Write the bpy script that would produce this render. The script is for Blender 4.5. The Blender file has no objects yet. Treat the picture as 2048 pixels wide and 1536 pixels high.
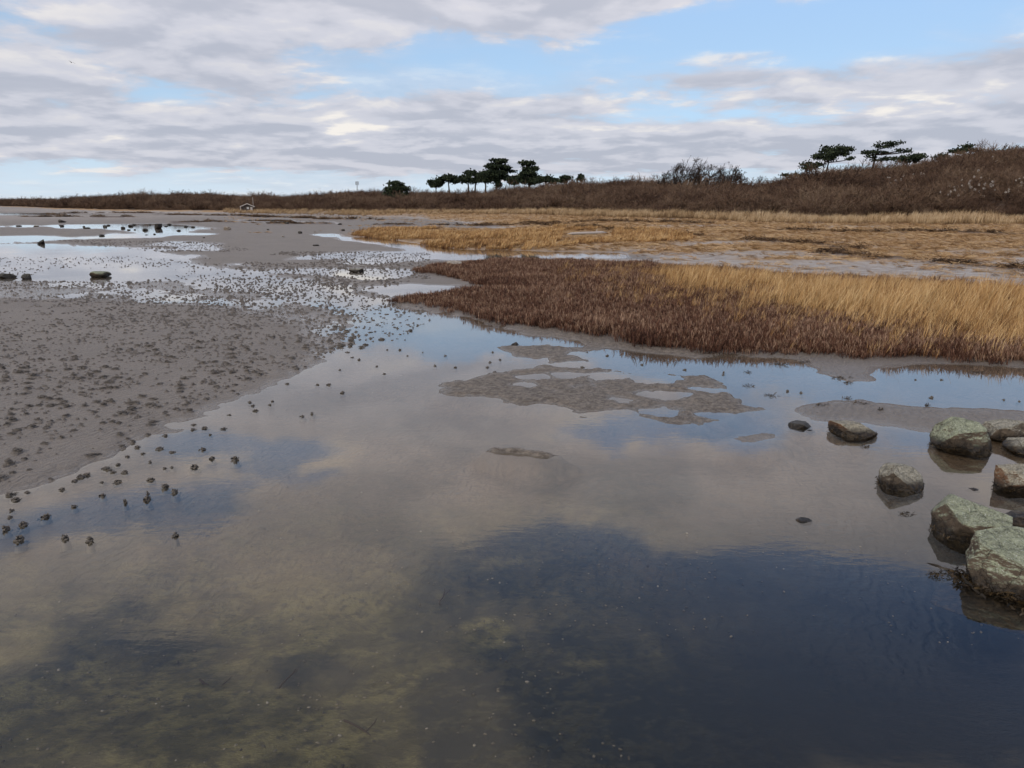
import bpy, bmesh, math, random
import numpy as np
from mathutils import Vector, Matrix

random.seed(7)
rng = np.random.default_rng(7)
S = bpy.context.scene
COL = S.collection
R = math.radians

# ------------------------------------------------------------------ camera
CAMH = 2.0
F_PX = 1547.0                       # focal length in pixels of the 2048 px wide photograph
PITCH = math.atan(358.0 / F_PX)
cam_d = bpy.data.cameras.new('camera')
cam_d.sensor_width = 36.0
cam_d.lens = 36.0 * F_PX / 2048.0
cam_d.clip_start = 0.05
cam_d.clip_end = 30000
cam = bpy.data.objects.new('camera', cam_d)
cam.location = (0, 0, CAMH)
cam.rotation_euler = (math.pi / 2 - PITCH, 0, 0)
COL.objects.link(cam)
S.camera = cam

# ------------------------------------------------------------------ colour management
S.view_settings.view_transform = 'Standard'
S.view_settings.look = 'None'
S.view_settings.gamma = 1
S.view_settings.use_curve_mapping = False
S.view_settings.exposure = 0.0
S.cycles.max_bounces = 4
S.cycles.diffuse_bounces = 2
S.cycles.glossy_bounces = 3
S.cycles.transparent_max_bounces = 12
S.cycles.caustics_reflective = False
S.cycles.caustics_refractive = False
S.cycles.use_denoising = True
S.cycles.adaptive_threshold = .02

SUN_EL, SUN_AZ = R(30), R(212)      # azimuth clockwise from +Y (the view direction): behind the viewer, to the left

# ------------------------------------------------------------------ node helper
class NT:
    def __init__(s, tree):
        s.t = tree; s.n = tree.nodes; s.l = tree.links
    def add(s, typ, **kw):
        nd = s.n.new(typ)
        for k, v in kw.items(): setattr(nd, k, v)
        return nd
    def put(s, sock, v):
        if v is None: return
        if isinstance(v, bpy.types.NodeSocket): s.l.new(v, sock)
        else:
            if isinstance(v, (tuple, list)) and sock.type == 'RGBA' and len(v) == 3: v = (*v, 1)
            sock.default_value = v
    def m(s, op, a, b=None, c=None, clamp=False):
        nd = s.add('ShaderNodeMath', operation=op, use_clamp=clamp)
        for i, v in enumerate((a, b, c)): s.put(nd.inputs[i], v)
        return nd.outputs[0]
    def vm(s, op, a, b=None, scale=None):
        nd = s.add('ShaderNodeVectorMath', operation=op)
        s.put(nd.inputs[0], a); s.put(nd.inputs[1], b)
        if scale is not None: s.put(nd.inputs['Scale'], scale)
        return nd.outputs['Value'] if op in ('DOT_PRODUCT', 'LENGTH') else nd.outputs['Vector']
    def mix(s, f, a, b, typ='MIX'):
        nd = s.add('ShaderNodeMix', data_type='RGBA', blend_type=typ)
        s.put(nd.inputs[0], f); s.put(nd.inputs[6], a); s.put(nd.inputs[7], b)
        return nd.outputs[2]
    def noise(s, vec, scale, detail=4, rough=.55, dist=0.0, dim='3D'):
        nd = s.add('ShaderNodeTexNoise', noise_dimensions=dim)
        s.put(nd.inputs['Vector'], vec); s.put(nd.inputs['Scale'], scale)
        s.put(nd.inputs['Detail'], detail); s.put(nd.inputs['Roughness'], rough); s.put(nd.inputs['Distortion'], dist)
        return nd.outputs['Fac']
    def ramp(s, f, a, b, lo=0.0, hi=1.0, smooth=True):
        nd = s.add('ShaderNodeMapRange', interpolation_type='SMOOTHSTEP' if smooth else 'LINEAR', clamp=True)
        s.put(nd.inputs[0], f); s.put(nd.inputs[1], a); s.put(nd.inputs[2], b); s.put(nd.inputs[3], lo); s.put(nd.inputs[4], hi)
        return nd.outputs[0]
    def attr(s, name):
        return s.add('ShaderNodeAttribute', attribute_name=name).outputs['Fac']
    def sep(s, v):
        nd = s.add('ShaderNodeSeparateXYZ'); s.put(nd.inputs[0], v); return nd.outputs
    def comb(s, x, y, z):
        nd = s.add('ShaderNodeCombineXYZ')
        for i, v in enumerate((x, y, z)): s.put(nd.inputs[i], v)
        return nd.outputs[0]
    def bump(s, h, strength, dist):
        nd = s.add('ShaderNodeBump'); s.put(nd.inputs['Height'], h)
        s.put(nd.inputs['Strength'], strength); s.put(nd.inputs['Distance'], dist)
        return nd.outputs[0]

# ------------------------------------------------------------------ world: Nishita sky with a broken stratocumulus layer
W = bpy.data.worlds.new('World'); S.world = W; W.use_nodes = True
W.node_tree.nodes.clear()
def build_world():
    n = NT(W.node_tree)
    d = n.add('ShaderNodeTexCoord').outputs['Generated']
    x, y, z = n.sep(d)
    sky = n.add('ShaderNodeTexSky', sky_type='NISHITA', sun_disc=False)
    sky.sun_elevation = SUN_EL; sky.sun_rotation = SUN_AZ
    sky.air_density = 1.0; sky.dust_density = 0.3; sky.ozone_density = 3.0
    skyc = sky.outputs[0]
    az = n.m('MULTIPLY', n.m('ARCTAN2', x, y), 57.2958)
    el = n.m('MULTIPLY', n.m('ARCSINE', z), 57.2958)
    ae = n.comb(az, el, 0)
    zz = n.m('ADD', n.m('MAXIMUM', z, 0.0), 0.13)
    pl = n.comb(n.m('DIVIDE', x, zz), n.m('DIVIDE', y, zz), 0.37)
    big = n.noise(pl, 0.55, 2, .5, .3, '2D')
    n1 = n.noise(pl, 2.3, 7, .57, .15, '2D')
    wq = n.comb(n.m('MULTIPLY_ADD', big, 9.0, -4.5), n.m('MULTIPLY_ADD', n1, 2.4, -1.2), 0)
    ae = n.vm('ADD', ae, n.vm('MULTIPLY', wq, n.comb(1, n.ramp(el, 2, 20, .12, 1.0, False), 0)))
    n2 = n.noise(n.vm('ADD', pl, (0.05, -.18, 0.0)), 2.3, 4, .52, .15, '2D')
    def blobs(lst, base):
        acc = base
        for (a, e, wa, we, amp) in lst:
            nd = n.add('ShaderNodeVectorMath', operation='MULTIPLY_ADD')
            n.put(nd.inputs[0], ae); wa, we = wa * 1.75, we * 1.75; nd.inputs[1].default_value = (1 / wa, 1 / we, 0); nd.inputs[2].default_value = (-a / wa, -e / we, 0)
            gr = n.add('ShaderNodeTexGradient', gradient_type='SPHERICAL'); n.l.new(nd.outputs[0], gr.inputs[0]); g = gr.outputs['Fac']
            acc = n.m('MULTIPLY_ADD', g, amp, acc)
        return acc
    # cover: where the cloud deck is closed (+) and where it is torn open (-)
    cover = blobs([
        (-27, 10, 15, 5.5, .28), (-13, 4.6, 12, 1.4, .34), (-30, 4.0, 10, 1.6, .3),
        (0, 3.6, 16, 1.5, .36), (24, 4.4, 16, 2.0, .38),
        (2, 6.7, 8, 0.8, .26), (11.5, 8.1, 5.0, .65, .32), (13.5, 9.8, 4.0, .45, .2), (25, 7.8, 9, .9, .32),
        (1, 13, 11, 2.2, .32), (-3, 9.0, 9, 1.5, -.30), (16, 11, 12, 1.5, -.34), (9, 6.1, 4, .5, -.2),
        (20, 1.5, 7, .8, -.55), (-20, 1.3, 22, .8, -.36),
        # the deck overhead, known from its mirror image in the pool
        (-6, 18.5, 26, 5.0, .40), (17, 20.5, 13, 3.0, .40), (-16.5, 17.6, 5, 1.3, -.65), (9.5, 16.2, 5.5, 1.4, -.65),
        (25, 25.6, 8, 1.7, -.45), (5, 24.2, 4.5, 2.0, -.36), (-28, 20.0, 6, 1.4, -.6), (-23, 16.0, 3, 1.0, -.5), (20, 33, 17, 6, -.28), (9, 29.5, 7, 2.0, .26), (27, 38, 8, 3, .3)],
        n.m('MULTIPLY_ADD', n.m('SUBTRACT', big, .5), .45, .03))
    dens = n.m('ADD', n1, cover)
    mask = n.m('MAXIMUM', n.ramp(dens, .40, .68), n.m('MULTIPLY', n.ramp(n.m('ADD', dens, big), .55, 1.15, .0, .38), n.ramp(el, 12, 22, 1.0, .3)))
    lit = n.ramp(n.m('SUBTRACT', n1, n2), -.2, .24)
    lit = blobs([(-11.5, 5.35, 2.3, .75, 1.25), (-8.0, 5.2, 1.2, .55, .4), (-27.5, 4.2, 1.4, .4, .4), (-17.5, 4.0, 4.0, .35, .4),
                 (30, 6.7, 6.5, .55, .85), (22, 5.7, 6, .45, .45), (4, 4.9, 7, .35, .35), (11, 8.5, 4.0, .35, .3),
                 (0, 2.9, 18, 1.0, -.35), (26, 4.2, 14, 1.0, -.3)], lit)
    lit = n.m('MULTIPLY_ADD', n.ramp(dens, .52, 1.02), -.30, lit)
    cc = n.mix(n.ramp(lit, -.3, .62), (4.7, 4.9, 5.7), (6.5, 6.5, 7.15))
    cc = n.mix(n.ramp(lit, .55, 1.2), cc, (9.6, 9.0, 8.3))
    # pale air low down
    air = n.ramp(el, 0, 26, .9, 0.0, False)
    base = n.mix(air, n.mix(1.0, skyc, SKY_TINT, 'MULTIPLY'), (5.4, 7.4, 9.5))
    base = n.mix(n.ramp(el, 0, 5, .75, 0.0), base, (7.0, 7.9, 8.7))
    cc = n.mix(1.0, cc, n.mix(n.ramp(el, 10, 20), (1, 1, 1), (1.10, 1.0, .88)), 'MULTIPLY')
    colr = n.mix(n.m('MULTIPLY', mask, .92), base, cc)
    colr = n.vm('SCALE', colr, scale=n.ramp(el, 9, 26, 1.0, 1.6))
    bg = n.add('ShaderNodeBackground'); n.put(bg.inputs[0], colr); bg.inputs[1].default_value = 0.1
    out = n.add('ShaderNodeOutputWorld'); n.l.new(bg.outputs[0], out.inputs[0])
    W.cycles.sampling_method = 'MANUAL'; W.cycles.sample_map_resolution = 512
SKY_TINT = (.90, 1.0, 1.16)
build_world()

sun_d = bpy.data.lights.new('sun', 'SUN')
sun_d.energy = 2.2; sun_d.angle = R(14); sun_d.color = (1.0, .87, .71)
sun = bpy.data.objects.new('sun', sun_d); COL.objects.link(sun)
sd = Vector((math.sin(SUN_AZ) * math.cos(SUN_EL), math.cos(SUN_AZ) * math.cos(SUN_EL), math.sin(SUN_EL)))
sun.rotation_euler = sd.to_track_quat('Z', 'Y').to_euler()
sun.location = (0, 0, 40)

# ------------------------------------------------------------------ numpy helpers
CP, SP = math.cos(PITCH), math.sin(PITCH)
def ray(px, py):
    rx, up = px - 1024.0, 768.0 - py
    return np.array([rx, F_PX * CP + up * SP, up * CP - F_PX * SP])
def P(px, py, z=0.0):                  # the point of the level z seen at a pixel
    r = ray(px, py); t = (z - CAMH) / r[2]
    return np.array([r[0] * t, r[1] * t, z])
def PD(px, py, D):                     # the point seen at a pixel at horizontal distance D
    r = ray(px, py); t = D / math.hypot(r[0], r[1])
    return np.array([r[0] * t, r[1] * t, CAMH + r[2] * t])
def poly(*pp, z=0.0):
    return np.array([P(a, b, z)[:2] for a, b in pp])

def vnoise(p, seed=0):
    p = np.asarray(p, float)
    i = np.floor(p).astype(np.int64); f = p - i
    u = f * f * f * (f * (f * 6 - 15) + 10)
    out = np.zeros(len(p))
    for dx in (0, 1):
        for dy in (0, 1):
            for dz in (0, 1):
                h = ((i[:, 0] + dx) * 374761393 + (i[:, 1] + dy) * 668265263 + (i[:, 2] + dz) * 1274126177 + seed * 97531) & 0xffffffff
                h = ((h ^ (h >> 13)) * 1274126177) & 0xffffffff
                h = ((h ^ (h >> 16)) * 2246822519) & 0xffffffff
                v = (h & 0xffff) / 32767.5 - 1.0
                w = (u[:, 0] if dx else 1 - u[:, 0]) * (u[:, 1] if dy else 1 - u[:, 1]) * (u[:, 2] if dz else 1 - u[:, 2])
                out += v * w
    return out
def fbm(p, octv=4, seed=0, gain=.5):
    p = np.asarray(p, float); out = np.zeros(len(p)); a = 1.0; t = 0
    for k in range(octv):
        out += a * vnoise(p * 2.03 ** k + 17.3 * k, seed + k); t += a; a *= gain
    return out / t
def fbm2(xy, scale, octv=4, seed=0, gain=.5):
    return fbm(np.c_[xy * scale, np.full(len(xy), .5 + seed * 3.1)], octv, seed, gain)
def sst(a, b, x):
    t = np.clip((x - a) / (b - a), 0, 1); return t * t * (3 - 2 * t)
def sdpoly(q, pg, margin=1e9):         # signed distance, negative inside
    lo, hi = pg.min(0) - margin, pg.max(0) + margin
    res = np.full(len(q), 1e3)
    sel = np.where(((q >= lo) & (q <= hi)).all(1))[0]
    if not len(sel): return res
    qq = q[sel]; d2 = np.full(len(qq), 1e18); ins = np.zeros(len(qq), bool)
    for a, b in zip(pg, np.roll(pg, -1, 0)):
        e = b - a; w = qq - a
        t = np.clip((w @ e) / max(e @ e, 1e-12), 0, 1)
        v = w - t[:, None] * e
        d2 = np.minimum(d2, (v * v).sum(1))
        c1 = (a[1] > qq[:, 1]) != (b[1] > qq[:, 1])
        xi = a[0] + (qq[:, 1] - a[1]) * e[0] / (e[1] if abs(e[1]) > 1e-12 else 1e-12)
        ins ^= c1 & (qq[:, 0] < xi)
    s = np.sqrt(d2); s[ins] *= -1
    res[sel] = s
    return res
def sdline(q, ln):
    d2 = np.full(len(q), 1e18)
    for a, b in zip(ln[:-1], ln[1:]):
        e = b - a; w = q - a
        t = np.clip((w @ e) / max(e @ e, 1e-12), 0, 1)
        v = w - t[:, None] * e
        d2 = np.minimum(d2, (v * v).sum(1))
    return np.sqrt(d2)

# ------------------------------------------------------------------ object helpers
def tag(o, label=None, cat=None, group=None, kind=None):
    if label: o['label'] = label
    if cat: o['category'] = cat
    if group: o['group'] = group
    if kind: o['kind'] = kind
    return o
def mesh_np(name, v, f, mat=None, smooth=True):
    """v (N,3), f (M,3) or (M,4) or list of such arrays"""
    me = bpy.data.meshes.new(name)
    fs = f if isinstance(f, list) else [f]
    fs = [np.asarray(a, np.int32) for a in fs if len(a)]
    v = np.asarray(v, np.float32)
    me.vertices.add(len(v)); me.vertices.foreach_set('co', v.ravel())
    li = np.concatenate([a.ravel() for a in fs]); tot = np.concatenate([np.full(len(a), a.shape[1], np.int32) for a in fs])
    me.loops.add(len(li)); me.loops.foreach_set('vertex_index', li)
    me.polygons.add(len(tot))
    me.polygons.foreach_set('loop_start', np.concatenate([[0], np.cumsum(tot)[:-1]]).astype(np.int32))
    me.polygons.foreach_set('loop_total', tot)
    me.polygons.foreach_set('use_smooth', np.full(len(tot), smooth))
    if mat: me.materials.append(mat)
    me.update(calc_edges=True)
    return me
def fattr(me, name, arr):
    a = me.attributes.new(name, 'FLOAT', 'POINT'); a.data.foreach_set('value', np.asarray(arr, np.float32))
def obj(name, me, parent=None, loc=None, coll=None):
    o = bpy.data.objects.new(name, me); (coll or COL).objects.link(o)
    if parent: o.parent = parent
    if loc is not None: o.location = loc
    return o
def empty(name, loc, rz=0):
    o = bpy.data.objects.new(name, None); COL.objects.link(o); o.location = loc; o.rotation_euler.z = rz
    o.empty_display_size = .2
    return o

class MB:                              # collects pieces of one mesh
    def __init__(s): s.v = []; s.q = []; s.t = []; s.n = 0; s.a = []
    def add(s, v, q=None, t=None, a=0.0):
        v = np.asarray(v, float)
        if q is not None and len(q): s.q.append(np.asarray(q) + s.n)
        if t is not None and len(t): s.t.append(np.asarray(t) + s.n)
        s.v.append(v); s.a.append(np.broadcast_to(a, (len(v),)).astype(float)); s.n += len(v)
    def tube(s, pts, rad, k=4, a=0.0):
        pts = np.asarray(pts, float); m = len(pts); rad = np.broadcast_to(rad, (m,))
        tg = np.gradient(pts, axis=0); tg /= np.linalg.norm(tg, axis=1)[:, None] + 1e-9
        ref = np.where(np.abs(tg[:, 2:3]) > .9, [[1., 0, 0]], [[0, 0, 1.]])
        u = np.cross(tg, ref); u /= np.linalg.norm(u, axis=1)[:, None] + 1e-9
        w = np.cross(tg, u)
        an = np.arange(k) * 2 * np.pi / k
        ring = pts[:, None] + rad[:, None, None] * (u[:, None] * np.cos(an)[None, :, None] + w[:, None] * np.sin(an)[None, :, None])
        i = np.arange(m - 1)[:, None] * k; j = np.arange(k)[None]; jn = (j + 1) % k
        q = np.stack([i + j, i + jn, i + k + jn, i + k + j], -1).reshape(-1, 4)
        s.add(ring.reshape(-1, 3), q, None, a)
    def ribbon(s, pts, wid, side, a=0.0):
        pts = np.asarray(pts, float); m = len(pts); wid = np.broadcast_to(wid, (m,)); side = np.asarray(side, float)
        v = np.stack([pts - side * wid[:, None] / 2, pts + side * wid[:, None] / 2], 1).reshape(-1, 3)
        i = np.arange(m - 1) * 2
        s.add(v, np.stack([i, i + 1, i + 3, i + 2], -1), None, a)
    def box(s, lo, hi, a=0.0):
        (x0, y0, z0), (x1, y1, z1) = lo, hi
        v = [(x0, y0, z0), (x1, y0, z0), (x1, y1, z0), (x0, y1, z0), (x0, y0, z1), (x1, y0, z1), (x1, y1, z1), (x0, y1, z1)]
        s.add(v, [(0, 3, 2, 1), (4, 5, 6, 7), (0, 1, 5, 4), (1, 2, 6, 5), (2, 3, 7, 6), (3, 0, 4, 7)], None, a)
    def mesh(s, name, mat, smooth=True):
        me = mesh_np(name, np.concatenate(s.v), [np.concatenate(s.q) if s.q else [], np.concatenate(s.t) if s.t else []], mat, smooth)
        fattr(me, 'tint', np.concatenate(s.a))
        return me

GN_CACHE = {}
def scatter(name, label, cat, pts, rot, scl, idx, sources):
    """one 'stuff' object whose points carry instances of the source meshes"""
    coll = bpy.data.collections.new(name + '_sources')
    for i, me in enumerate(sources):
        coll.objects.link(bpy.data.objects.new('%s_piece_%02d' % (name, i), me))
    me = bpy.data.meshes.new(name)
    n_ = len(pts)
    me.vertices.add(n_); me.vertices.foreach_set('co', np.asarray(pts, np.float32).ravel())
    a = me.attributes.new('rot', 'FLOAT_VECTOR', 'POINT'); a.data.foreach_set('vector', np.asarray(rot, np.float32).ravel())
    a = me.attributes.new('scl', 'FLOAT_VECTOR', 'POINT'); a.data.foreach_set('vector', np.asarray(scl, np.float32).ravel())
    a = me.attributes.new('idx', 'INT', 'POINT'); a.data.foreach_set('value', np.asarray(idx, np.int32))
    me.update()
    o = obj(name, me)
    g = bpy.data.node_groups.new(name + '_nodes', 'GeometryNodeTree')
    g.interface.new_socket('Geometry', in_out='INPUT', socket_type='NodeSocketGeometry')
    g.interface.new_socket('Geometry', in_out='OUTPUT', socket_type='NodeSocketGeometry')
    n = NT(g)
    gi, go = n.add('NodeGroupInput'), n.add('NodeGroupOutput')
    ci = n.add('GeometryNodeCollectionInfo'); ci.inputs['Collection'].default_value = coll
    ci.inputs['Separate Children'].default_value = True; ci.inputs['Reset Children'].default_value = True
    ip = n.add('GeometryNodeInstanceOnPoints'); ip.inputs['Pick Instance'].default_value = True
    def na(nm, t):
        k = n.add('GeometryNodeInputNamedAttribute', data_type=t); k.inputs['Name'].default_value = nm
        return k.outputs['Attribute']
    n.l.new(gi.outputs[0], ip.inputs['Points']); n.l.new(ci.outputs[0], ip.inputs['Instance'])
    n.l.new(na('idx', 'INT'), ip.inputs['Instance Index'])
    e2r = n.add('FunctionNodeEulerToRotation'); n.l.new(na('rot', 'FLOAT_VECTOR'), e2r.inputs[0])
    n.l.new(e2r.outputs[0], ip.inputs['Rotation']); n.l.new(na('scl', 'FLOAT_VECTOR'), ip.inputs['Scale'])
    n.l.new(ip.outputs[0], go.inputs[0])
    md = o.modifiers.new('scatter', 'NODES'); md.node_group = g
    tag(o, label, cat, None, 'stuff')
    return o

def new_mat(name):
    m = bpy.data.materials.new(name); m.use_nodes = True; m.node_tree.nodes.clear()
    n = NT(m.node_tree)
    out = n.add('ShaderNodeOutputMaterial')
    b = n.add('ShaderNodeBsdfPrincipled'); n.l.new(b.outputs[0], out.inputs[0])
    return m, n, b, out

# ------------------------------------------------------------------ the lie of the land
# tables by photograph column: distance of the hill foot, its row, the ridge row and how deep the slope is
TX = np.array([-700, -300, 0, 100, 200, 300, 400, 500, 600, 700, 800, 900, 1000, 1150, 1250, 1350, 1500, 1650, 1800, 1950, 2048, 2300, 2800.])
TD = np.array([2600, 2000, 1200, 520, 340, 290, 265, 235, 205, 185, 168, 150, 132, 108, 98, 88, 77, 76, 77, 78, 79, 82, 95.])
TB = np.array([410.6, 411, 412.3, 415.7, 418.5, 420, 420.5, 421.5, 422.5, 423, 423.5, 424, 424.5, 428.5, 431, 434, 440, 442, 443, 444, 445, 449, 453.])
TT = np.array([402, 402, 402, 404, 396, 394, 391, 397, 396, 387, 390, 390, 386, 373, 366, 377, 379, 352, 337, 314, 305, 287, 272.])
TW = np.array([600, 500, 400, 200, 130, 120, 115, 105, 98, 92, 88, 84, 80, 76, 70, 66, 62, 62, 66, 72, 76, 80, 90.])
TAZ = np.array([math.atan2(ray(x, 420)[0], ray(x, 420)[1]) for x in TX])
TZB = np.array([PD(x, b, d)[2] for x, b, d in zip(TX, TB, TD)])
TZR = np.array([PD(x, t, d + w)[2] for x, t, d, w in zip(TX, TT, TD, TW)])
TBUSH = np.interp(TD, [75, 150, 400, 1500], [1.7, 2.0, 2.6, 5])
def land(q):
    az = np.arctan2(q[:, 0], q[:, 1]); d = np.hypot(q[:, 0], q[:, 1])
    azc = np.clip(az, TAZ[0], TAZ[-1])
    D = np.interp(azc, TAZ, TD); Wd = np.interp(azc, TAZ, TW)
    zb = np.interp(azc, TAZ, TZB); zr = np.interp(azc, TAZ, TZR - TBUSH)
    return az, d, D, Wd, zb, np.maximum(zr, zb + .8)

POOL = poly((-500, 1085), (-200, 1020), (0, 978), (100, 952), (230, 905), (330, 855), (450, 790), (540, 757), (620, 728), (700, 690), (690, 655),
            (640, 625), (560, 605), (450, 588), (300, 567), (140, 564), (0, 562), (-300, 558), (-300, 487), (0, 487), (200, 491), (330, 500), (440, 528),
            (560, 551), (650, 562), (730, 578), (800, 598), (820, 613), (900, 627), (1030, 654), (1060, 664), (1150, 668), (1290, 690), (1450, 703),
            (1600, 712), (2100, 738), (2400, 770), (3200, 1100), (2700, 1900), (-900, 1900), (-700, 1300))
MUD = poly((866, 788), (895, 770), (985, 748), (1060, 735), (1085, 726), (1025, 710), (990, 693), (1010, 690), (1085, 690), (1110, 677), (1065, 672), (1055, 660),
           (1110, 657), (1190, 668), (1290, 690), (1365, 703), (1440, 712), (1400, 722), (1310, 705), (1240, 697), (1160, 700), (1130, 708), (1190, 720), (1230, 733),
           (1290, 750), (1330, 742), (1400, 735), (1470, 770), (1480, 800), (1500, 815), (1480, 840), (1400, 858), (1340, 845), (1250, 836), (1170, 838), (1120, 826),
           (1060, 815), (1010, 808), (965, 796), (930, 800), (890, 800))
HOLES = [(1135, 687, 26, 6), (1063, 722, 26, 4), (1156, 730, 40, 5), (1068, 754, 25, 4), (1214, 752, 30, 5),
         (1313, 759, 38, 7), (1330, 790, 55, 8), (1220, 828, 45, 7), (1320, 824, 32, 6), (1429, 829, 26, 5), (1412, 780, 26, 4), (1132, 750, 22, 3.5), (1036, 768, 20, 3.5), (1087, 812, 24, 4), (1250, 800, 22, 4), (1370, 745, 20, 3.5)]
SANDR = poly((1740, 790), (1800, 800), (1900, 806), (2100, 815), (2500, 830), (2500, 900), (2048, 900), (1870, 887), (1800, 872), (1745, 862), (1640, 858), (1560, 840),
             (1500, 815), (1560, 800), (1640, 790))
TONGUE = poly((1590, 714), (1700, 716), (1790, 720), (1850, 726), (1760, 738), (1745, 752), (1770, 765), (1700, 768), (1645, 755), (1610, 735))
BANKTOP = poly((-250, 556), (0, 558), (300, 560), (450, 582), (600, 606), (690, 645), (700, 690), (640, 700), (600, 655), (450, 618), (200, 600), (0, 598), (-250, 598))
ISLET = poly((945, 902), (985, 894), (1040, 893), (1070, 898), (1128, 912), (1100, 917), (1030, 915), (980, 910))
RIPPLE = poly((1430, 868), (1500, 852), (1590, 860), (1600, 885), (1560, 897), (1480, 897), (1425, 885))
MARSH = poly((792, 606), (850, 612), (930, 628), (1030, 652), (1110, 662), (1200, 676), (1290, 694), (1450, 706), (1560, 710), (1700, 717), (1850, 722), (2060, 731),
             (2400, 770), (2700, 700), (2300, 585), (2048, 582), (1800, 565), (1600, 556), (1400, 543), (1280, 534), (1150, 528), (1000, 527), (900, 533), (830, 545), (900, 556),
             (950, 567), (985, 583), (900, 592))
GOLD = poly((1270, 552), (1400, 552), (1600, 566), (1800, 576), (2048, 596), (2300, 600), (2700, 700), (2400, 770), (2048, 722), (1900, 705), (1750, 678), (1550, 634), (1400, 600), (1300, 574))
BACKM = poly((700, 472), (740, 481), (820, 493), (900, 502), (1050, 505), (1200, 506), (1280, 502), (1420, 492), (1300, 470), (1100, 462), (900, 458), (780, 460), (720, 465))
CREEK = poly((690, 474), (740, 474), (800, 482), (860, 490), (900, 497), (1050, 501), (1250, 503), (1300, 506), (1280, 520), (1000, 519), (900, 520), (860, 507), (760, 490), (700, 482))
PUDDLES = [poly((-300, 471), (60, 472), (200, 473), (290, 466), (390, 462), (385, 468), (300, 474), (180, 477), (0, 484), (-300, 484)),
           poly((40, 451), (150, 450), (300, 448), (400, 452), (380, 464), (290, 466), (210, 459), (120, 455), (45, 454)),
           poly((640, 508), (720, 502), (860, 505), (930, 512), (840, 522), (760, 530), (700, 528), (680, 518), (600, 520)),
           poly((470, 528), (560, 534), (700, 536), (830, 532), (835, 548), (740, 556), (650, 552), (560, 545)),
           poly((480, 440.5), (560, 439), (640, 443.5), (700, 446), (640, 447), (560, 444.5)),
           poly((0, 425.5), (70, 425.5), (140, 426.5), (140, 429.5), (60, 430.5), (-100, 430.5), (-100, 426)),
           poly((300, 487), (350, 484), (420, 489), (480, 497), (430, 502), (360, 496)),
           poly((640, 468), (700, 470), (760, 481), (700, 480)),
           poly((820, 570), (900, 572), (985, 583), (930, 590), (800, 590), (720, 580))]

WRACKS = [[(1645, 500), (1750, 510), (1850, 515), (1950, 524), (2100, 534), (2300, 545)],
          [(1560, 466), (1700, 470), (1850, 470), (2100, 476)],
          [(1050, 448), (1150, 457), (1220, 463), (1300, 468), (1400, 474)],
          [(760, 445), (900, 446), (1050, 450), (1200, 450), (1400, 456)],
          [(1500, 480), (1640, 488), (1720, 495)],
          [(60, 434.5), (160, 434), (270, 434)], [(120, 427), (240, 426.5), (330, 427)], [(360, 445), (440, 443), (500, 446), (580, 447.5), (640, 447)],
          [(330, 430), (480, 432), (600, 436), (720, 440)]]
WRACKW = [np.array([P(a, b, .25 if i < 5 else .03)[:2] for a, b in l]) for i, l in enumerate(WRACKS)]
WRW = [.55, .7, .8, .9, .6, 2.2, 4, 1.5, 2.5]

def ellipse_poly(x, y, rx, ry, k=14):
    return poly(*[(x + rx * math.cos(t * 2 * math.pi / k), y + ry * math.sin(t * 2 * math.pi / k)) for t in range(k)])
HOLEP = [ellipse_poly(*h) for h in HOLES]

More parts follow.
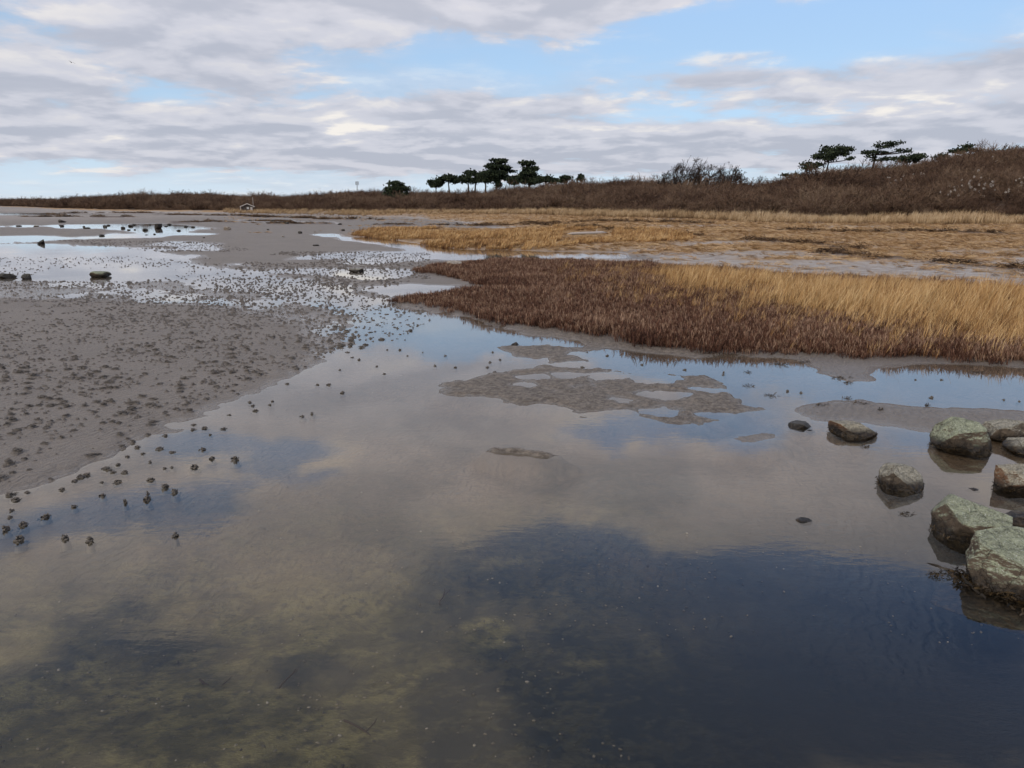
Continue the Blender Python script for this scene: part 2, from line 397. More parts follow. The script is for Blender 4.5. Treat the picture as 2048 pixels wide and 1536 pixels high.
def height(q, full=False):
    """level of the flat, the beach and the pool bed, with the masks that the material needs"""
    az, d, D, Wd, zb, zr = land(q)
    nl = fbm2(q, .07, 4, 3); nm = fbm2(q, .55, 5, 5); nf = fbm2(q, 4.0, 3, 9)
    z = .022 + .012 * nl + .006 * nm + .004 * nf
    # far flats lie in long low bars
    z += sst(70, 160, d) * (.05 + .05 * fbm2(q * np.array([.35, 1.0]), .03, 3, 31))
    # pool with a bed that falls away towards the viewer
    s = sdpoly(q, POOL, 8)
    soft = np.clip(d * .05, .25, 1.5)
    k = sst(.9, -1.0, s / soft + .9 * nm + .6 * nf)
    dep = np.interp(d, [2, 4, 6, 9, 14, 30, 60], [-.34, -.24, -.12, -.05, -.035, -.035, -.03]) * (1 + .3 * nm) + sst(8, 5, d) * (.028 * fbm2(q, 2.6, 4, 19))
    dep = -.018 + (dep + .018) * sst(.3, 2.3, -s)
    z = z + (dep - z) * k
    for pg in PUDDLES:
        s = sdpoly(q, pg, 30)
        kk = sst(.8, -.8, s / np.clip(d * .045, .3, 5) + .8 * nm + .6 * fbm2(q, .2, 3, 12))
        z = z + (-.03 - z) * kk
    # mussel and mud bank with round hollows
    s = sdpoly(q, MUD, 3)
    mud = sst(.22, -.30, s + .26 * fbm2(q, 1.3, 4, 17) + .12 * nf)
    top = .022 - .014 * sst(1.8, 3.6, q[:, 0]) + .020 * fbm2(q, 1.0, 4, 15) + .012 * nf + .012 * fbm2(q, 13, 2, 16)
    hol = np.zeros(len(q))
    for hp in HOLEP:
        s = sdpoly(q, hp, .6)
        hol = np.maximum(hol, sst(.16, -.12, s + .12 * nf + .12 * nm))
    z = z + (top - z) * mud
    z = z + (-.03 - z) * hol * mud
    s = sdpoly(q, ISLET, 2); isl = sst(.16, -.08, s + .10 * nf + .22 * fbm2(q, 2.2, 3, 18))
    z = z + (.028 + .012 * nf - z) * isl
    for pg, lev, sf in ((SANDR, .012, .45), (TONGUE, .012, .3), (RIPPLE, .003, .25), (BANKTOP, .001, .6)):
        s = sdpoly(q, pg, 4)
        kk = sst(sf, -sf, s + .5 * sf * nm + .2 * nf)
        z = z + (lev + .008 * nm + .006 * nf - z) * kk
    # marsh ground
    s = sdpoly(q, MARSH, 6)
    mk = sst(.2, -.25, s + .3 * nm)
    z = z + (.035 + .02 * nm - z) * mk
    s2 = sdpoly(q, CREEK, 10); ck = sst(.8, -.8, s2 / 1.2 + .6 * nm) * (1 - mk)
    s = sdpoly(q, BACKM, 12); bk = sst(1.2, -.8, s + .9 * nm) * (1 - mk)
    z = z + (.06 + .03 * nm - z) * bk
    z = z + (-.04 - z) * ck
    # beach rises to the foot of the hill
    r = d / D
    right = sst(-.22, .12, az)
    lowr = .84 - .60 * right
    rise = sst(0, 1, (r - lowr) / (1 - lowr))
    z = z + zb * rise * (1 + .0 * nl) + rise * .10 * fbm2(q, .25, 3, 21)
    z = z + right * sst(.20, .27, r) * (1 - mk) * (1 - ck) * (.05 + .03 * nl)
    inland = sst(1.0, 1.02, r)
    z = z - inland * 1.5
    if not full: return z
    thatch = sst(.2, .6, rise * 5.5 + .4 * nl + .6 * nm) * sst(.004, .05, rise)
    thatch = np.maximum(thatch * (.15 + .85 * sst(-.16, .10, fbm2(q * np.array([.4, 1.3]), .30, 4, 41) + .35 * rise)), bk * .8)
    wr = np.zeros(len(q))
    for ln, wd in zip(WRACKW, WRW):
        sl = sdline(q, ln)
        wr = np.maximum(wr, sst(1.0, .3, sl / wd + .9 * nm + .3 * nf))
    z = z + wr * .06 * (1 + nf)
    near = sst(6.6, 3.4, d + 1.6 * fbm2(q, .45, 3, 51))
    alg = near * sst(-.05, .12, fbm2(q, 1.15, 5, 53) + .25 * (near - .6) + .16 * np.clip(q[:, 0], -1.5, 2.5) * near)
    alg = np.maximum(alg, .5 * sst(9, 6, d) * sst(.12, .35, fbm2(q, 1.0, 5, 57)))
    deep = sst(5.9, 3.2, d - .55 * np.clip(q[:, 0] - .3, -.5, 3.2)) * sst(.0, 1.4, q[:, 0] + .3 * nm)  # where the bed colour is darkened to stand for absorption in the water
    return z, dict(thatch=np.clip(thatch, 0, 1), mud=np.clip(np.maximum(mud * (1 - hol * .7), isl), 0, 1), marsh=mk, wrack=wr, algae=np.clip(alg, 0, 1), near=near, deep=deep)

def Z(x, y): return float(height(np.array([[x, y]]))[0])

# ------------------------------------------------------------------ materials of the setting
def mat_ground():
    m, n, b, out = new_mat('wet_sand_and_beach')
    pos = n.add('ShaderNodeNewGeometry').outputs['Position']
    z = n.sep(pos)[2]
    n_big = n.noise(pos, .6, 5, .6); n_mid = n.noise(pos, 5, 6, .6); n_fin = n.noise(pos, 60, 4, .65); n_grit = n.noise(pos, 170, 2, .7); n_pat = n.noise(pos, 17, 5, .65)
    sand = n.mix(n_mid, (.158, .140, .116), (.25, .222, .185))
    sand = n.mix(n.ramp(n_fin, .35, .75), sand, n.mix(.5, sand, (.12, .10, .085)))
    sand = n.mix(n.ramp(n_pat, .48, .75, 0, .5), sand, (.105, .09, .075))
    # bed: light tan sand with brown film, darker mud and algae close to the viewer, darkened further in place of water absorption
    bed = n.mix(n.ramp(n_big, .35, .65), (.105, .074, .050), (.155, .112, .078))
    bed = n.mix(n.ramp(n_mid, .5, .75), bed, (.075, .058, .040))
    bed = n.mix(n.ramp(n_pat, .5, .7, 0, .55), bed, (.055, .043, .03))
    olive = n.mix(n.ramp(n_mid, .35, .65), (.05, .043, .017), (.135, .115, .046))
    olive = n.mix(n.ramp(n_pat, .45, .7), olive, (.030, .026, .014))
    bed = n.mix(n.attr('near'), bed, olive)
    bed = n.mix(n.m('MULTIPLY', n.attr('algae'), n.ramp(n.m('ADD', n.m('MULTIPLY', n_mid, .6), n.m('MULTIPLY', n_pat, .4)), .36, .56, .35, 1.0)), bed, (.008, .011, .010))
    bed = n.mix(n.attr('deep'), bed, n.mix(n_mid, (.005, .005, .006), (.018, .017, .014)))  # bed blackened at near right in place of light absorbed by deep water
    wet = n.ramp(z, .004, .05)
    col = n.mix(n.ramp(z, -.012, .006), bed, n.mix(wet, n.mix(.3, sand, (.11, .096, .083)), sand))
    dry = n.ramp(n.m('MULTIPLY_ADD', n.m('SUBTRACT', n_big, .5), .06, z), .045, .10)
    pale = n.mix(n_pat, (.27, .255, .238), (.47, .445, .41))
    col = n.mix(dry, col, pale)
    mudc = n.mix(n.ramp(n.m('MULTIPLY_ADD', n_fin, .5, n.m('MULTIPLY', n_pat, .5)), .40, .60), (.09, .070, .050), (.30, .255, .20))
    mudc = n.mix(n.ramp(n_grit, .62, .72), mudc, (.33, .29, .24))
    col = n.mix(n.m('MULTIPLY', n.attr('mud'), n.ramp(z, -.005, .012, .1, 1.0)), col, mudc)
    marshc = n.mix(n_fin, (.035, .022, .016), (.10, .07, .05))
    col = n.mix(n.m('MULTIPLY', n.attr('marsh'), .85), col, marshc)
    lit_ = n.noise(n.vm('MULTIPLY', pos, (2.2, 9, 2)), 1.0, 7, .72)
    col = n.mix(n.m('MULTIPLY', dry, n.ramp(lit_, .47, .62)), col, (.15, .10, .06))
    strand = n.noise(n.vm('MULTIPLY', pos, (5, 18, 10)), 1.6, 6, .7)
    thc = n.mix(n.ramp(strand, .3, .7), (.17, .10, .045), (.46, .31, .155))
    col = n.mix(n.attr('thatch'), col, thc)
    col = n.mix(n.attr('wrack'), col, n.mix(strand, (.02, .013, .008), (.10, .06, .035)))
    # ripple marks on the bank, grit everywhere
    wv = n.add('ShaderNodeTexWave', wave_type='BANDS', bands_direction='DIAGONAL', wave_profile='SIN')
    n.put(wv.inputs['Vector'], n.vm('MULTIPLY', pos, (1.0, -.6, 0))); n.put(wv.inputs['Scale'], 6.5)
    n.put(wv.inputs['Distortion'], 9.0); n.put(wv.inputs['Detail'], 3); n.put(wv.inputs['Detail Scale'], 1.2)
    ripc = n.m('MULTIPLY', n.m('MULTIPLY', n.ramp(wv.outputs['Fac'], .15, .6, 1.0, 0.0), n.ramp(n_big, .4, .6, .15, .55)), n.m('SUBTRACT', n.ramp(z, -.002, .01), dry, clamp=True))
    col = n.mix(n.m('MULTIPLY', ripc, .55), col, (.085, .072, .058))  # troughs darkened in colour: damp silt, plus shading the bump barely shows
    n.put(b.inputs['Base Color'], col)
    n.put(b.inputs['Roughness'], n.m('ADD', n.ramp(z, .0, .018, .16, .60), n.m('MULTIPLY', dry, .3)))
    n.put(b.inputs['Specular IOR Level'], .35)
    rip = n.m('MULTIPLY', wv.outputs['Fac'], n.ramp(n_big, .4, .6, .25, 1.0))
    h = n.m('ADD', n.m('MULTIPLY', rip, .55), n.m('ADD', n.m('MULTIPLY', n_fin, .5), n.m('MULTIPLY', n.m('MULTIPLY', n_grit, n.m('ADD', n.attr('mud'), .15)), 1.1)))
    h = n.m('ADD', h, n.m('MULTIPLY', n_mid, .9))
    n.put(b.inputs['Normal'], n.bump(n.m('MULTIPLY_ADD', n_pat, .8, h), .9, .022))
    return m

def mat_water():
    m, n, b, out = new_mat('clear_tidal_water')
    n.n.remove(b)
    pos = n.add('ShaderNodeNewGeometry').outputs['Position']
    a = n.noise(n.vm('MULTIPLY', pos, (1.0, 2.2, 1)), 7, 3, .5); c = n.noise(pos, .8, 3, .5)
    fine = n.noise(n.vm('MULTIPLY', pos, (1.0, 2.0, 1)), 45, 2, .5)
    patch = n.ramp(c, .42, .68)
    h = n.m('ADD', n.m('MULTIPLY', a, n.m('MULTIPLY_ADD', patch, .8, .25)), n.m('MULTIPLY', n.m('MULTIPLY', fine, patch), .10))
    nrm = n.bump(h, .06, .010)
    inc = n.add('ShaderNodeNewGeometry').outputs['Incoming']
    cs = n.m('ABSOLUTE', n.vm('DOT_PRODUCT', inc, nrm))
    fr = n.m('MULTIPLY_ADD', n.m('POWER', n.m('SUBTRACT', 1.0, cs, clamp=True), 5.0), .975, .025, clamp=True)
    gl = n.add('ShaderNodeBsdfGlossy'); gl.inputs['Color'].default_value = (1, 1, 1, 1); gl.inputs['Roughness'].default_value = .015; n.put(gl.inputs['Normal'], nrm)
    tr = n.add('ShaderNodeBsdfTransparent'); tr.inputs['Color'].default_value = (.90, .90, .85, 1)
    mx = n.add('ShaderNodeMixShader'); n.l.new(fr, mx.inputs[0]); n.l.new(tr.outputs[0], mx.inputs[1]); n.l.new(gl.outputs[0], mx.inputs[2])
    n.l.new(mx.outputs[0], out.inputs[0])
    return m

def mat_plant(name, cols, rough=.75, world_var=.0, scale=.2, var=.35, trans=0.0):
    """dry plant matter: colour from the 'tint' attribute, each clump a little different"""
    m, n, b, out = new_mat(name)
    t = n.attr('tint')
    rnd = n.add('ShaderNodeObjectInfo').outputs['Random']
    k = n.m('ADD', n.m('MULTIPLY', n.m('SUBTRACT', rnd, .5), var), t, clamp=True)
    if world_var:
        pos = n.add('ShaderNodeNewGeometry').outputs['Position']
        k = n.m('MULTIPLY_ADD', n.m('SUBTRACT', n.noise(pos, scale, 3, .6), .5), world_var, k, clamp=True)
    cr = n.add('ShaderNodeValToRGB'); n.put(cr.inputs[0], k)
    el = cr.color_ramp.elements
    while len(el) < len(cols): el.new(.5)
    for i, c in enumerate(cols): el[i].position = i / (len(cols) - 1); el[i].color = (*c, 1)
    n.put(b.inputs['Base Color'], cr.outputs[0]); b.inputs['Roughness'].default_value = rough
    b.inputs['Specular IOR Level'].default_value = .2
    return m

# ------------------------------------------------------------------ setting: flat, water, hill
M_GROUND, M_WATER = mat_ground(), mat_water()
def build_ground():
    a_f = np.linspace(R(-43), R(43), 600)
    a = np.concatenate([a_f, np.linspace(R(43), R(317), 60)[1:-1]])
    th = np.linspace(math.atan(CAMH / 1.1), math.atan(CAMH / 150.0), 470)
    r = np.concatenate([[.02, .4, .8], CAMH / np.tan(th), 150 * 1.05 ** np.arange(1, 92)])
    A, Rr = np.meshgrid(a, r)
    q = np.c_[(Rr * np.sin(A)).ravel(), (Rr * np.cos(A)).ravel()]
    z, at = height(q, True)
    na, nr = len(a), len(r)
    i = np.arange(nr - 1)[:, None] * na; j = np.arange(na)[None]; jn = (j + 1) % na
    f = np.stack([i + j, i + jn, i + na + jn, i + na + j], -1).reshape(-1, 4)[:, ::-1]
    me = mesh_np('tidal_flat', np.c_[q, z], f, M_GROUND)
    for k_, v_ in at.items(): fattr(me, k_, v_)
    return tag(obj('tidal_flat', me), 'grey brown tidal flat with pool bed and beach rising to the hill', 'ground', None, 'structure')
build_ground()

wm = mesh_np('tidal_water', [(-9000, -9000, 0), (9000, -9000, 0), (9000, 9000, 0), (-9000, 9000, 0)], np.array([[0, 1, 2, 3]]), M_WATER)
tag(obj('tidal_water', wm), 'still shallow water mirroring the cloudy sky', 'water', None, 'structure')

def hill_z(q):
    az, d, D, Wd, zb, zr = land(q)
    t = (d - D) / Wd
    e = np.sin(np.clip(t, 0, 1) * math.pi / 2) ** .85
    und = fbm2(q, .05, 3, 61) * sst(0, .3, t) * sst(1.3, .8, t) * .09
    return zb + (zr - zb) * (e + und) - np.maximum(t - 1, 0) * (zr - zb) * .12 - sst(.03, 0, t) * .7

m, n, b, out = new_mat('hill_soil')
pos = n.add('ShaderNodeNewGeometry').outputs['Position']
n.put(b.inputs['Base Color'], n.mix(n.noise(pos, .5, 5, .6), (.030, .019, .012), (.085, .055, .034))); b.inputs['Roughness'].default_value = .95
M_SOIL = m
def build_hill():
    a = np.linspace(TAZ[0], TAZ[-1], 420); t = np.concatenate([np.linspace(0, 1.2, 44), [1.6, 2.5]])
    A, T = np.meshgrid(a, t)
    D = np.interp(A, TAZ, TD); Wd = np.interp(A, TAZ, TW)
    d = D + Wd * T
    q = np.c_[(d * np.sin(A)).ravel(), (d * np.cos(A)).ravel()]
    na, nr = len(a), len(t)
    i = np.arange(nr - 1)[:, None] * na; j = np.arange(na - 1)[None]
    f = np.stack([i + j, i + j + 1, i + na + j + 1, i + na + j], -1).reshape(-1, 4)[:, ::-1]
    tag(obj('hill', mesh_np('hill', np.c_[q, hill_z(q)], f, M_SOIL)), 'long brown hill running along the shore', 'hill', None, 'structure')
build_hill()

# ------------------------------------------------------------------ scrub on the hill
M_SCRUB = mat_plant('bare_twigs', [(.026, .015, .011), (.060, .035, .023), (.108, .066, .043), (.17, .118, .078)], .85, 1.2, .10, .55)
def bush_mesh(seed):
    g = np.random.default_rng(seed); mb = MB()
    ns = 26
    for s_ in range(ns):
        a0 = g.uniform(0, 2 * np.pi); lean = g.uniform(.15, 1.25)
        base = np.array([math.cos(a0), math.sin(a0), 0]) * g.uniform(0, .5)
        dirv = np.array([math.cos(a0) * lean + .22, math.sin(a0) * lean, 1.0]); dirv /= np.linalg.norm(dirv)
        L = g.uniform(.75, 1.15) * (1.0 - .18 * lean)
        tt = np.linspace(0, 1, 4)[:, None]
        pts = base + dirv * tt * L + np.array([.12, 0, -.10]) * tt ** 2
        tint = g.uniform(.2, .7)
        mb.tube(pts, [.020, .015, .010, .005], 3, tint)
        for k in range(11):
            u = g.uniform(.3, 1.0); p0 = base + dirv * u * L + np.array([.12, 0, -.10]) * u * u
            dv = dirv * .7 + g.normal(0, .55, 3); dv[2] = abs(dv[2]) * .8 + .15; dv[0] += .2; dv /= np.linalg.norm(dv)
            l2 = g.uniform(.18, .42)
            side = np.cross(dv, g.normal(0, 1, 3)); side /= np.linalg.norm(side) + 1e-9
            p1 = p0 + dv * l2
            mb.ribbon([p0, (p0 + p1) / 2 + side * .02, p1], [.015, .012, .005], side, min(1, tint + g.uniform(0, .25)))
            for e in range(3):
                w0 = p0 + dv * l2 * g.uniform(.3, .9); dw = dv + g.normal(0, .5, 3); dw /= np.linalg.norm(dw)
                sd2 = np.cross(dw, g.normal(0, 1, 3)); sd2 /= np.linalg.norm(sd2) + 1e-9
                mb.ribbon([w0, w0 + dw * g.uniform(.1, .22)], [.011, .004], sd2, min(1, tint + g.uniform(.1, .4)))
    return mb.mesh('scrub_bush', M_SCRUB)
def build_scrub():
    N = 60000
    az = rng.uniform(R(-41), R(43), N); t = rng.uniform(-.09, 1.12, N)
    D = np.interp(az, TAZ, TD); Wd = np.interp(az, TAZ, TW); d = D + t * Wd
    sp = np.interp(d, [75, 200, 500, 1500], [1.05, 1.7, 3.6, 10])
    w = d * Wd / sp ** 2
    Atot = (w.mean() * R(84) * 1.13)
    keep = rng.uniform(0, 1, N) < np.clip(w / (N / (R(84) * 1.13)), 0, 1)
    keep &= t > -.08 * np.clip(.2 + 2.2 * fbm2(np.c_[d * np.sin(az), d * np.cos(az)], .055, 3, 77), 0, 1)
    az, t, d, sp = az[keep], t[keep], d[keep], sp[keep]
    q = np.c_[d * np.sin(az), d * np.cos(az)]
    hz = hill_z(q)
    s = np.interp(d, [75, 150, 400, 1500], [1.75, 2.1, 3.2, 7.5]) * rng.uniform(.7, 1.15, len(d)) * (1 + .5 * fbm2(q, .16, 3, 71))
    s *= np.where(t < .06, .75, 1) * np.where(rng.uniform(0, 1, len(d)) < .12, 1.35, 1)
    n_ = len(d)
    scatter('hill_scrub', 'dense brown leafless scrub covering the hillside', 'scrub', np.c_[q, hz - .15],
            np.c_[rng.normal(0, .08, n_), rng.normal(.1, .08, n_), rng.uniform(-.7, .7, n_) + np.where(rng.uniform(0, 1, n_) < .5, 0, 3.14) * 0],
            np.c_[s * rng.uniform(.95, 1.35, n_), s * rng.uniform(.95, 1.35, n_), s * rng.uniform(.75, 1.05, n_)], rng.integers(0, 6, n_), [bush_mesh(100 + i) for i in range(6)])
    print('scrub', n_)
build_scrub()

# ------------------------------------------------------------------ grasses
M_GLASS = mat_plant('dead_glasswort', [(.030, .013, .009), (.080, .035, .022), (.145, .073, .046), (.33, .22, .148)], .8, .7, .45, .6)
M_CORD = mat_plant('golden_cordgrass', [(.080, .034, .017), (.25, .130, .048), (.45, .275, .110), (.60, .43, .22)], .7, .75, .22, .5)
M_REED = mat_plant('pale_reed', [(.11, .065, .032), (.25, .165, .085), (.38, .275, .155), (.50, .39, .25)], .75, 1.0, .10, .5)

M_STRAW = mat_plant('bleached_straw', [(.16, .09, .04), (.34, .21, .10), (.50, .345, .18), (.60, .46, .28)], .8, 1.0, .25, .5)
def glasswort_mesh(seed, k=26, rad=.16):
    g = np.random.default_rng(seed); mb = MB()
    for i in range(k):
        a0 = g.uniform(0, 6.283); r0 = rad * math.sqrt(g.uniform()); b0 = np.array([r0 * math.cos(a0), r0 * math.sin(a0), -.01])
        h = g.uniform(.55, 1.1) * .15; ln = g.normal(0, .22, 2); tint = np.clip(g.normal(.46, .26), .02, 1)
        top = b0 + np.array([ln[0] * h, ln[1] * h, h]); mid = (b0 + top) / 2 + np.r_[g.normal(0, .006, 2), 0]
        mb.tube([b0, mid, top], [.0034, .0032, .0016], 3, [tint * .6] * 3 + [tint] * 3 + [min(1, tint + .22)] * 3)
        for e in range(5):
            u = g.uniform(.25, .9); p0 = b0 + (top - b0) * u; a1 = g.uniform(0, 6.283)
            dv = np.array([math.cos(a1) * .55, math.sin(a1) * .55, 1.0]); dv /= np.linalg.norm(dv); l2 = h * g.uniform(.18, .42)
            sdv = np.array([-math.sin(a1), math.cos(a1), 0])
            mb.ribbon([p0, p0 + dv * l2 * .6 + [0, 0, l2 * .1], p0 + dv * l2 + [0, 0, l2 * .25]], [.005, .0055, .002], sdv, min(1, tint + g.uniform(-.05, .25)))
    return mb.mesh('glasswort_clump', M_GLASS)
def blade_mesh(seed, mat, k=16, rad=.12, h0=1.0, width=.012, lean=.25, droop=.15, name='grass_clump', root=.15):
    g = np.random.default_rng(seed); mb = MB()
    for i in range(k):
        a0 = g.uniform(0, 6.283); r0 = rad * math.sqrt(g.uniform()); b0 = np.array([r0 * math.cos(a0), r0 * math.sin(a0), -.02])
        h = h0 * g.uniform(.5, 1.08); ld = np.array([lean + g.normal(0, .12), g.normal(0, .14)]); dr = g.uniform(0, droop) * h
        t = np.linspace(0, 1, 5)
        pts = np.c_[b0[0] + ld[0] * h * t ** 1.4, b0[1] + ld[1] * h * t ** 1.4, b0[2] + h * t - dr * t ** 3]
        a1 = g.uniform(0, 6.283); side = np.array([math.cos(a1), math.sin(a1), 0])
        tint = np.clip(g.normal(.5, .2), 0, 1)
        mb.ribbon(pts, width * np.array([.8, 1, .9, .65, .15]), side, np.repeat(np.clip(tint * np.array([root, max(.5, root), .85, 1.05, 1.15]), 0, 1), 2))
        if g.uniform() < .7:
            p0 = pts[2]; dv = np.array([g.normal(.35, .3), g.normal(0, .35), .8]); dv /= np.linalg.norm(dv)
            mb.ribbon([p0, p0 + dv * h * .2, p0 + dv * h * .33 - [0, 0, .05 * h]], [width * .8, width * .6, width * .1], np.array([math.sin(a1), math.cos(a1), 0]), min(1, tint + .15))
    return mb.mesh(name, mat)

def sample_poly(pg, count, grow=0.0):
    a, b_ = pg.min(0) - grow, pg.max(0) + grow; out = []
    got = 0
    while got < count:
        q = rng.uniform(a, b_, (count * 3, 2)); q = q[sdpoly(q, pg) < grow]
        out.append(q); got += len(q)
    return np.concatenate(out)[:count]

def frame_keep(q, extra=5):
    az = np.degrees(np.abs(np.arctan2(q[:, 0], q[:, 1]))); return az < 34 + extra

def build_marsh():
    # reddish glasswort
    q = sample_poly(MARSH, 29000, grow=.18); q = q[frame_keep(q)]
    dn = .6 * fbm2(q, .8, 3, 81) + .6 * fbm2(q, 2.6, 3, 82); ed = sdpoly(q, MARSH)
    gk = sst(.4, -1.4, sdpoly(q, GOLD))
    keep = (rng.uniform(0, 1, len(q)) < np.clip(.9 + .9 * dn, .10, 1) * sst(.16, -.25, ed + .45 * dn)) & (rng.uniform(0, 1, len(q)) > gk * .6)
    q = q[keep]; n_ = len(q)
    s = rng.uniform(.45, 1.15, n_) * (1 + .45 * fbm2(q, .6, 3, 83)) * np.interp(np.hypot(q[:, 0], q[:, 1]), [10, 16, 30], [.95, 1.0, 1.1])
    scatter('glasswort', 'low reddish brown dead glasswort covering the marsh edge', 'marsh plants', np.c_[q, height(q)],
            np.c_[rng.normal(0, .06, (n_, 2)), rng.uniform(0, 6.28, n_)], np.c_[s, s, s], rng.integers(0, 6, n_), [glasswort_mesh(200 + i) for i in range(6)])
    print('glasswort', n_)
    # golden cordgrass
    q = sample_poly(GOLD, 8500); q = q[frame_keep(q)]
    ed = sdpoly(q, GOLD); dn = fbm2(q, .5, 3, 85)
    q = q[rng.uniform(0, 1, len(q)) < sst(.3, -1.3, ed + 1.0 * dn) * np.clip(.85 + .9 * dn, .15, 1)]; n_ = len(q)
    s = rng.uniform(.5, 1.25, n_) * .54 * np.interp(ed[:n_] * 0 - sdpoly(q, GOLD), [0, 1.5, 3], [.65, .9, 1.0]) * (1 + .45 * fbm2(q, .55, 3, 87))
    q2 = sample_poly(MARSH, 5000); q2 = q2[frame_keep(q2)]; e2 = sdpoly(q2, GOLD); q2 = q2[rng.uniform(0, 1, len(q2)) < sst(3.2, 0, e2) * .5]
    q = np.r_[q, q2]; s = np.r_[s, rng.uniform(.22, .42, len(q2))]; n_ = len(q)
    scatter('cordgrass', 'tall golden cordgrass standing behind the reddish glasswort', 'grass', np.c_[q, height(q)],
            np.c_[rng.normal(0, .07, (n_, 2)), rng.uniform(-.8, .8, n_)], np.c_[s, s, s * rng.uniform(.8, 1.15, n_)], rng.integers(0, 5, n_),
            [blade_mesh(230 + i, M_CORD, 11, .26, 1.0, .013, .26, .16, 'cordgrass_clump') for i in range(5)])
    print('cord', n_)
    # back marsh
    q = sample_poly(BACKM, 9000); nn = fbm2(q, .12, 3, 91); ed = sdpoly(q, BACKM)
    sc_ = fbm2(q * np.array([.5, 1.4]), .12, 3, 93)
    q = q[(rng.uniform(0, 1, len(q)) < sst(.2, -1.0, ed)) & (sc_ + .35 * fbm2(q, .5, 3, 94) > -.08) & (sdpoly(q, CREEK) > -.4)]
    q = q[sdpoly(q, poly((1120, 471), (1225, 469), (1225, 486), (1120, 488))) > 0]; n_ = len(q)
    s = rng.uniform(.4, 1.0, n_) * .40 * (1 + .6 * fbm2(q, .2, 3, 97))
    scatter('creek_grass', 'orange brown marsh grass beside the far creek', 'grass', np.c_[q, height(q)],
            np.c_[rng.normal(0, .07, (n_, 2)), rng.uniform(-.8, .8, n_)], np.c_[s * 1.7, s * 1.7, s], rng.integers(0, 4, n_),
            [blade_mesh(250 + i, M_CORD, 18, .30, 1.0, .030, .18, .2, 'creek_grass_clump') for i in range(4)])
    print('back', n_)
    # reeds along the hill foot and flattened straw on the beach
    N = 130000
    az = rng.uniform(R(-20), R(40), N); r_ = rng.uniform(.25, 1.03, N)
    D = np.interp(az, TAZ, TD); d = r_ * D; q = np.c_[d * np.sin(az), d * np.cos(az)]
    right = sst(-.22, .12, az)
    belt = sst(.80 - .0 * right, .90, r_ + .05 * fbm2(q, .08, 3, 95))
    area = d * D; w = area / np.interp(d, [30, 80, 200], [.45, .55, 1.3]) ** 2 / (N / (R(60) * .78))
    kr = rng.uniform(0, 1, N) < w * belt
    qr = q[kr]; n_ = len(qr); dr = d[kr]
    s = rng.uniform(.55, 1.05, n_) * np.interp(dr, [60, 100, 200], [.85, .8, .85]) * (1 + .6 * fbm2(qr, .14, 3, 96))
    scatter('reed_belt', 'pale tan reeds along the foot of the hill', 'reeds', np.c_[qr, height(qr)],
            np.c_[rng.normal(0, .06, (n_, 2)), rng.uniform(-.8, .8, n_)], np.c_[s * 1.1, s * 1.1, s], rng.integers(0, 4, n_),
            [blade_mesh(270 + i, M_REED, 22, .45, 1.0, .03, .16, .15, 'reed_clump') for i in range(4)])
    print('reed', n_)
    kt = (rng.uniform(0, 1, N) < w * 2.4 * (1 - belt)); qt = q[kt]
    z, at = height(qt, True)
    ks = (rng.uniform(0, 1, len(qt)) < at['thatch'] + .28 * sst(-.1, .25, fbm2(qt * np.array([.4, 1.3]), .5, 4, 131))) & (z > .03) & (sdpoly(qt, MARSH) > .2); qt, z = qt[ks], z[ks]; n_ = len(qt)
    s = rng.uniform(.5, 1.1, n_) * .22
    scatter('flattened_straw', 'flattened straw coloured grass strewn over the beach', 'straw', np.c_[qt, z],
            np.c_[rng.normal(0, .15, n_), rng.uniform(.1, .8, n_), rng.uniform(-.9, .9, n_)], np.c_[s * 3.0, s * 2.4, s], rng.integers(0, 4, n_),
            [blade_mesh(290 + i, M_STRAW, 24, .30, 1.0, .030, .9, .6, 'straw_clump', root=.6) for i in range(4)])
    print('straw', n_)
build_marsh()

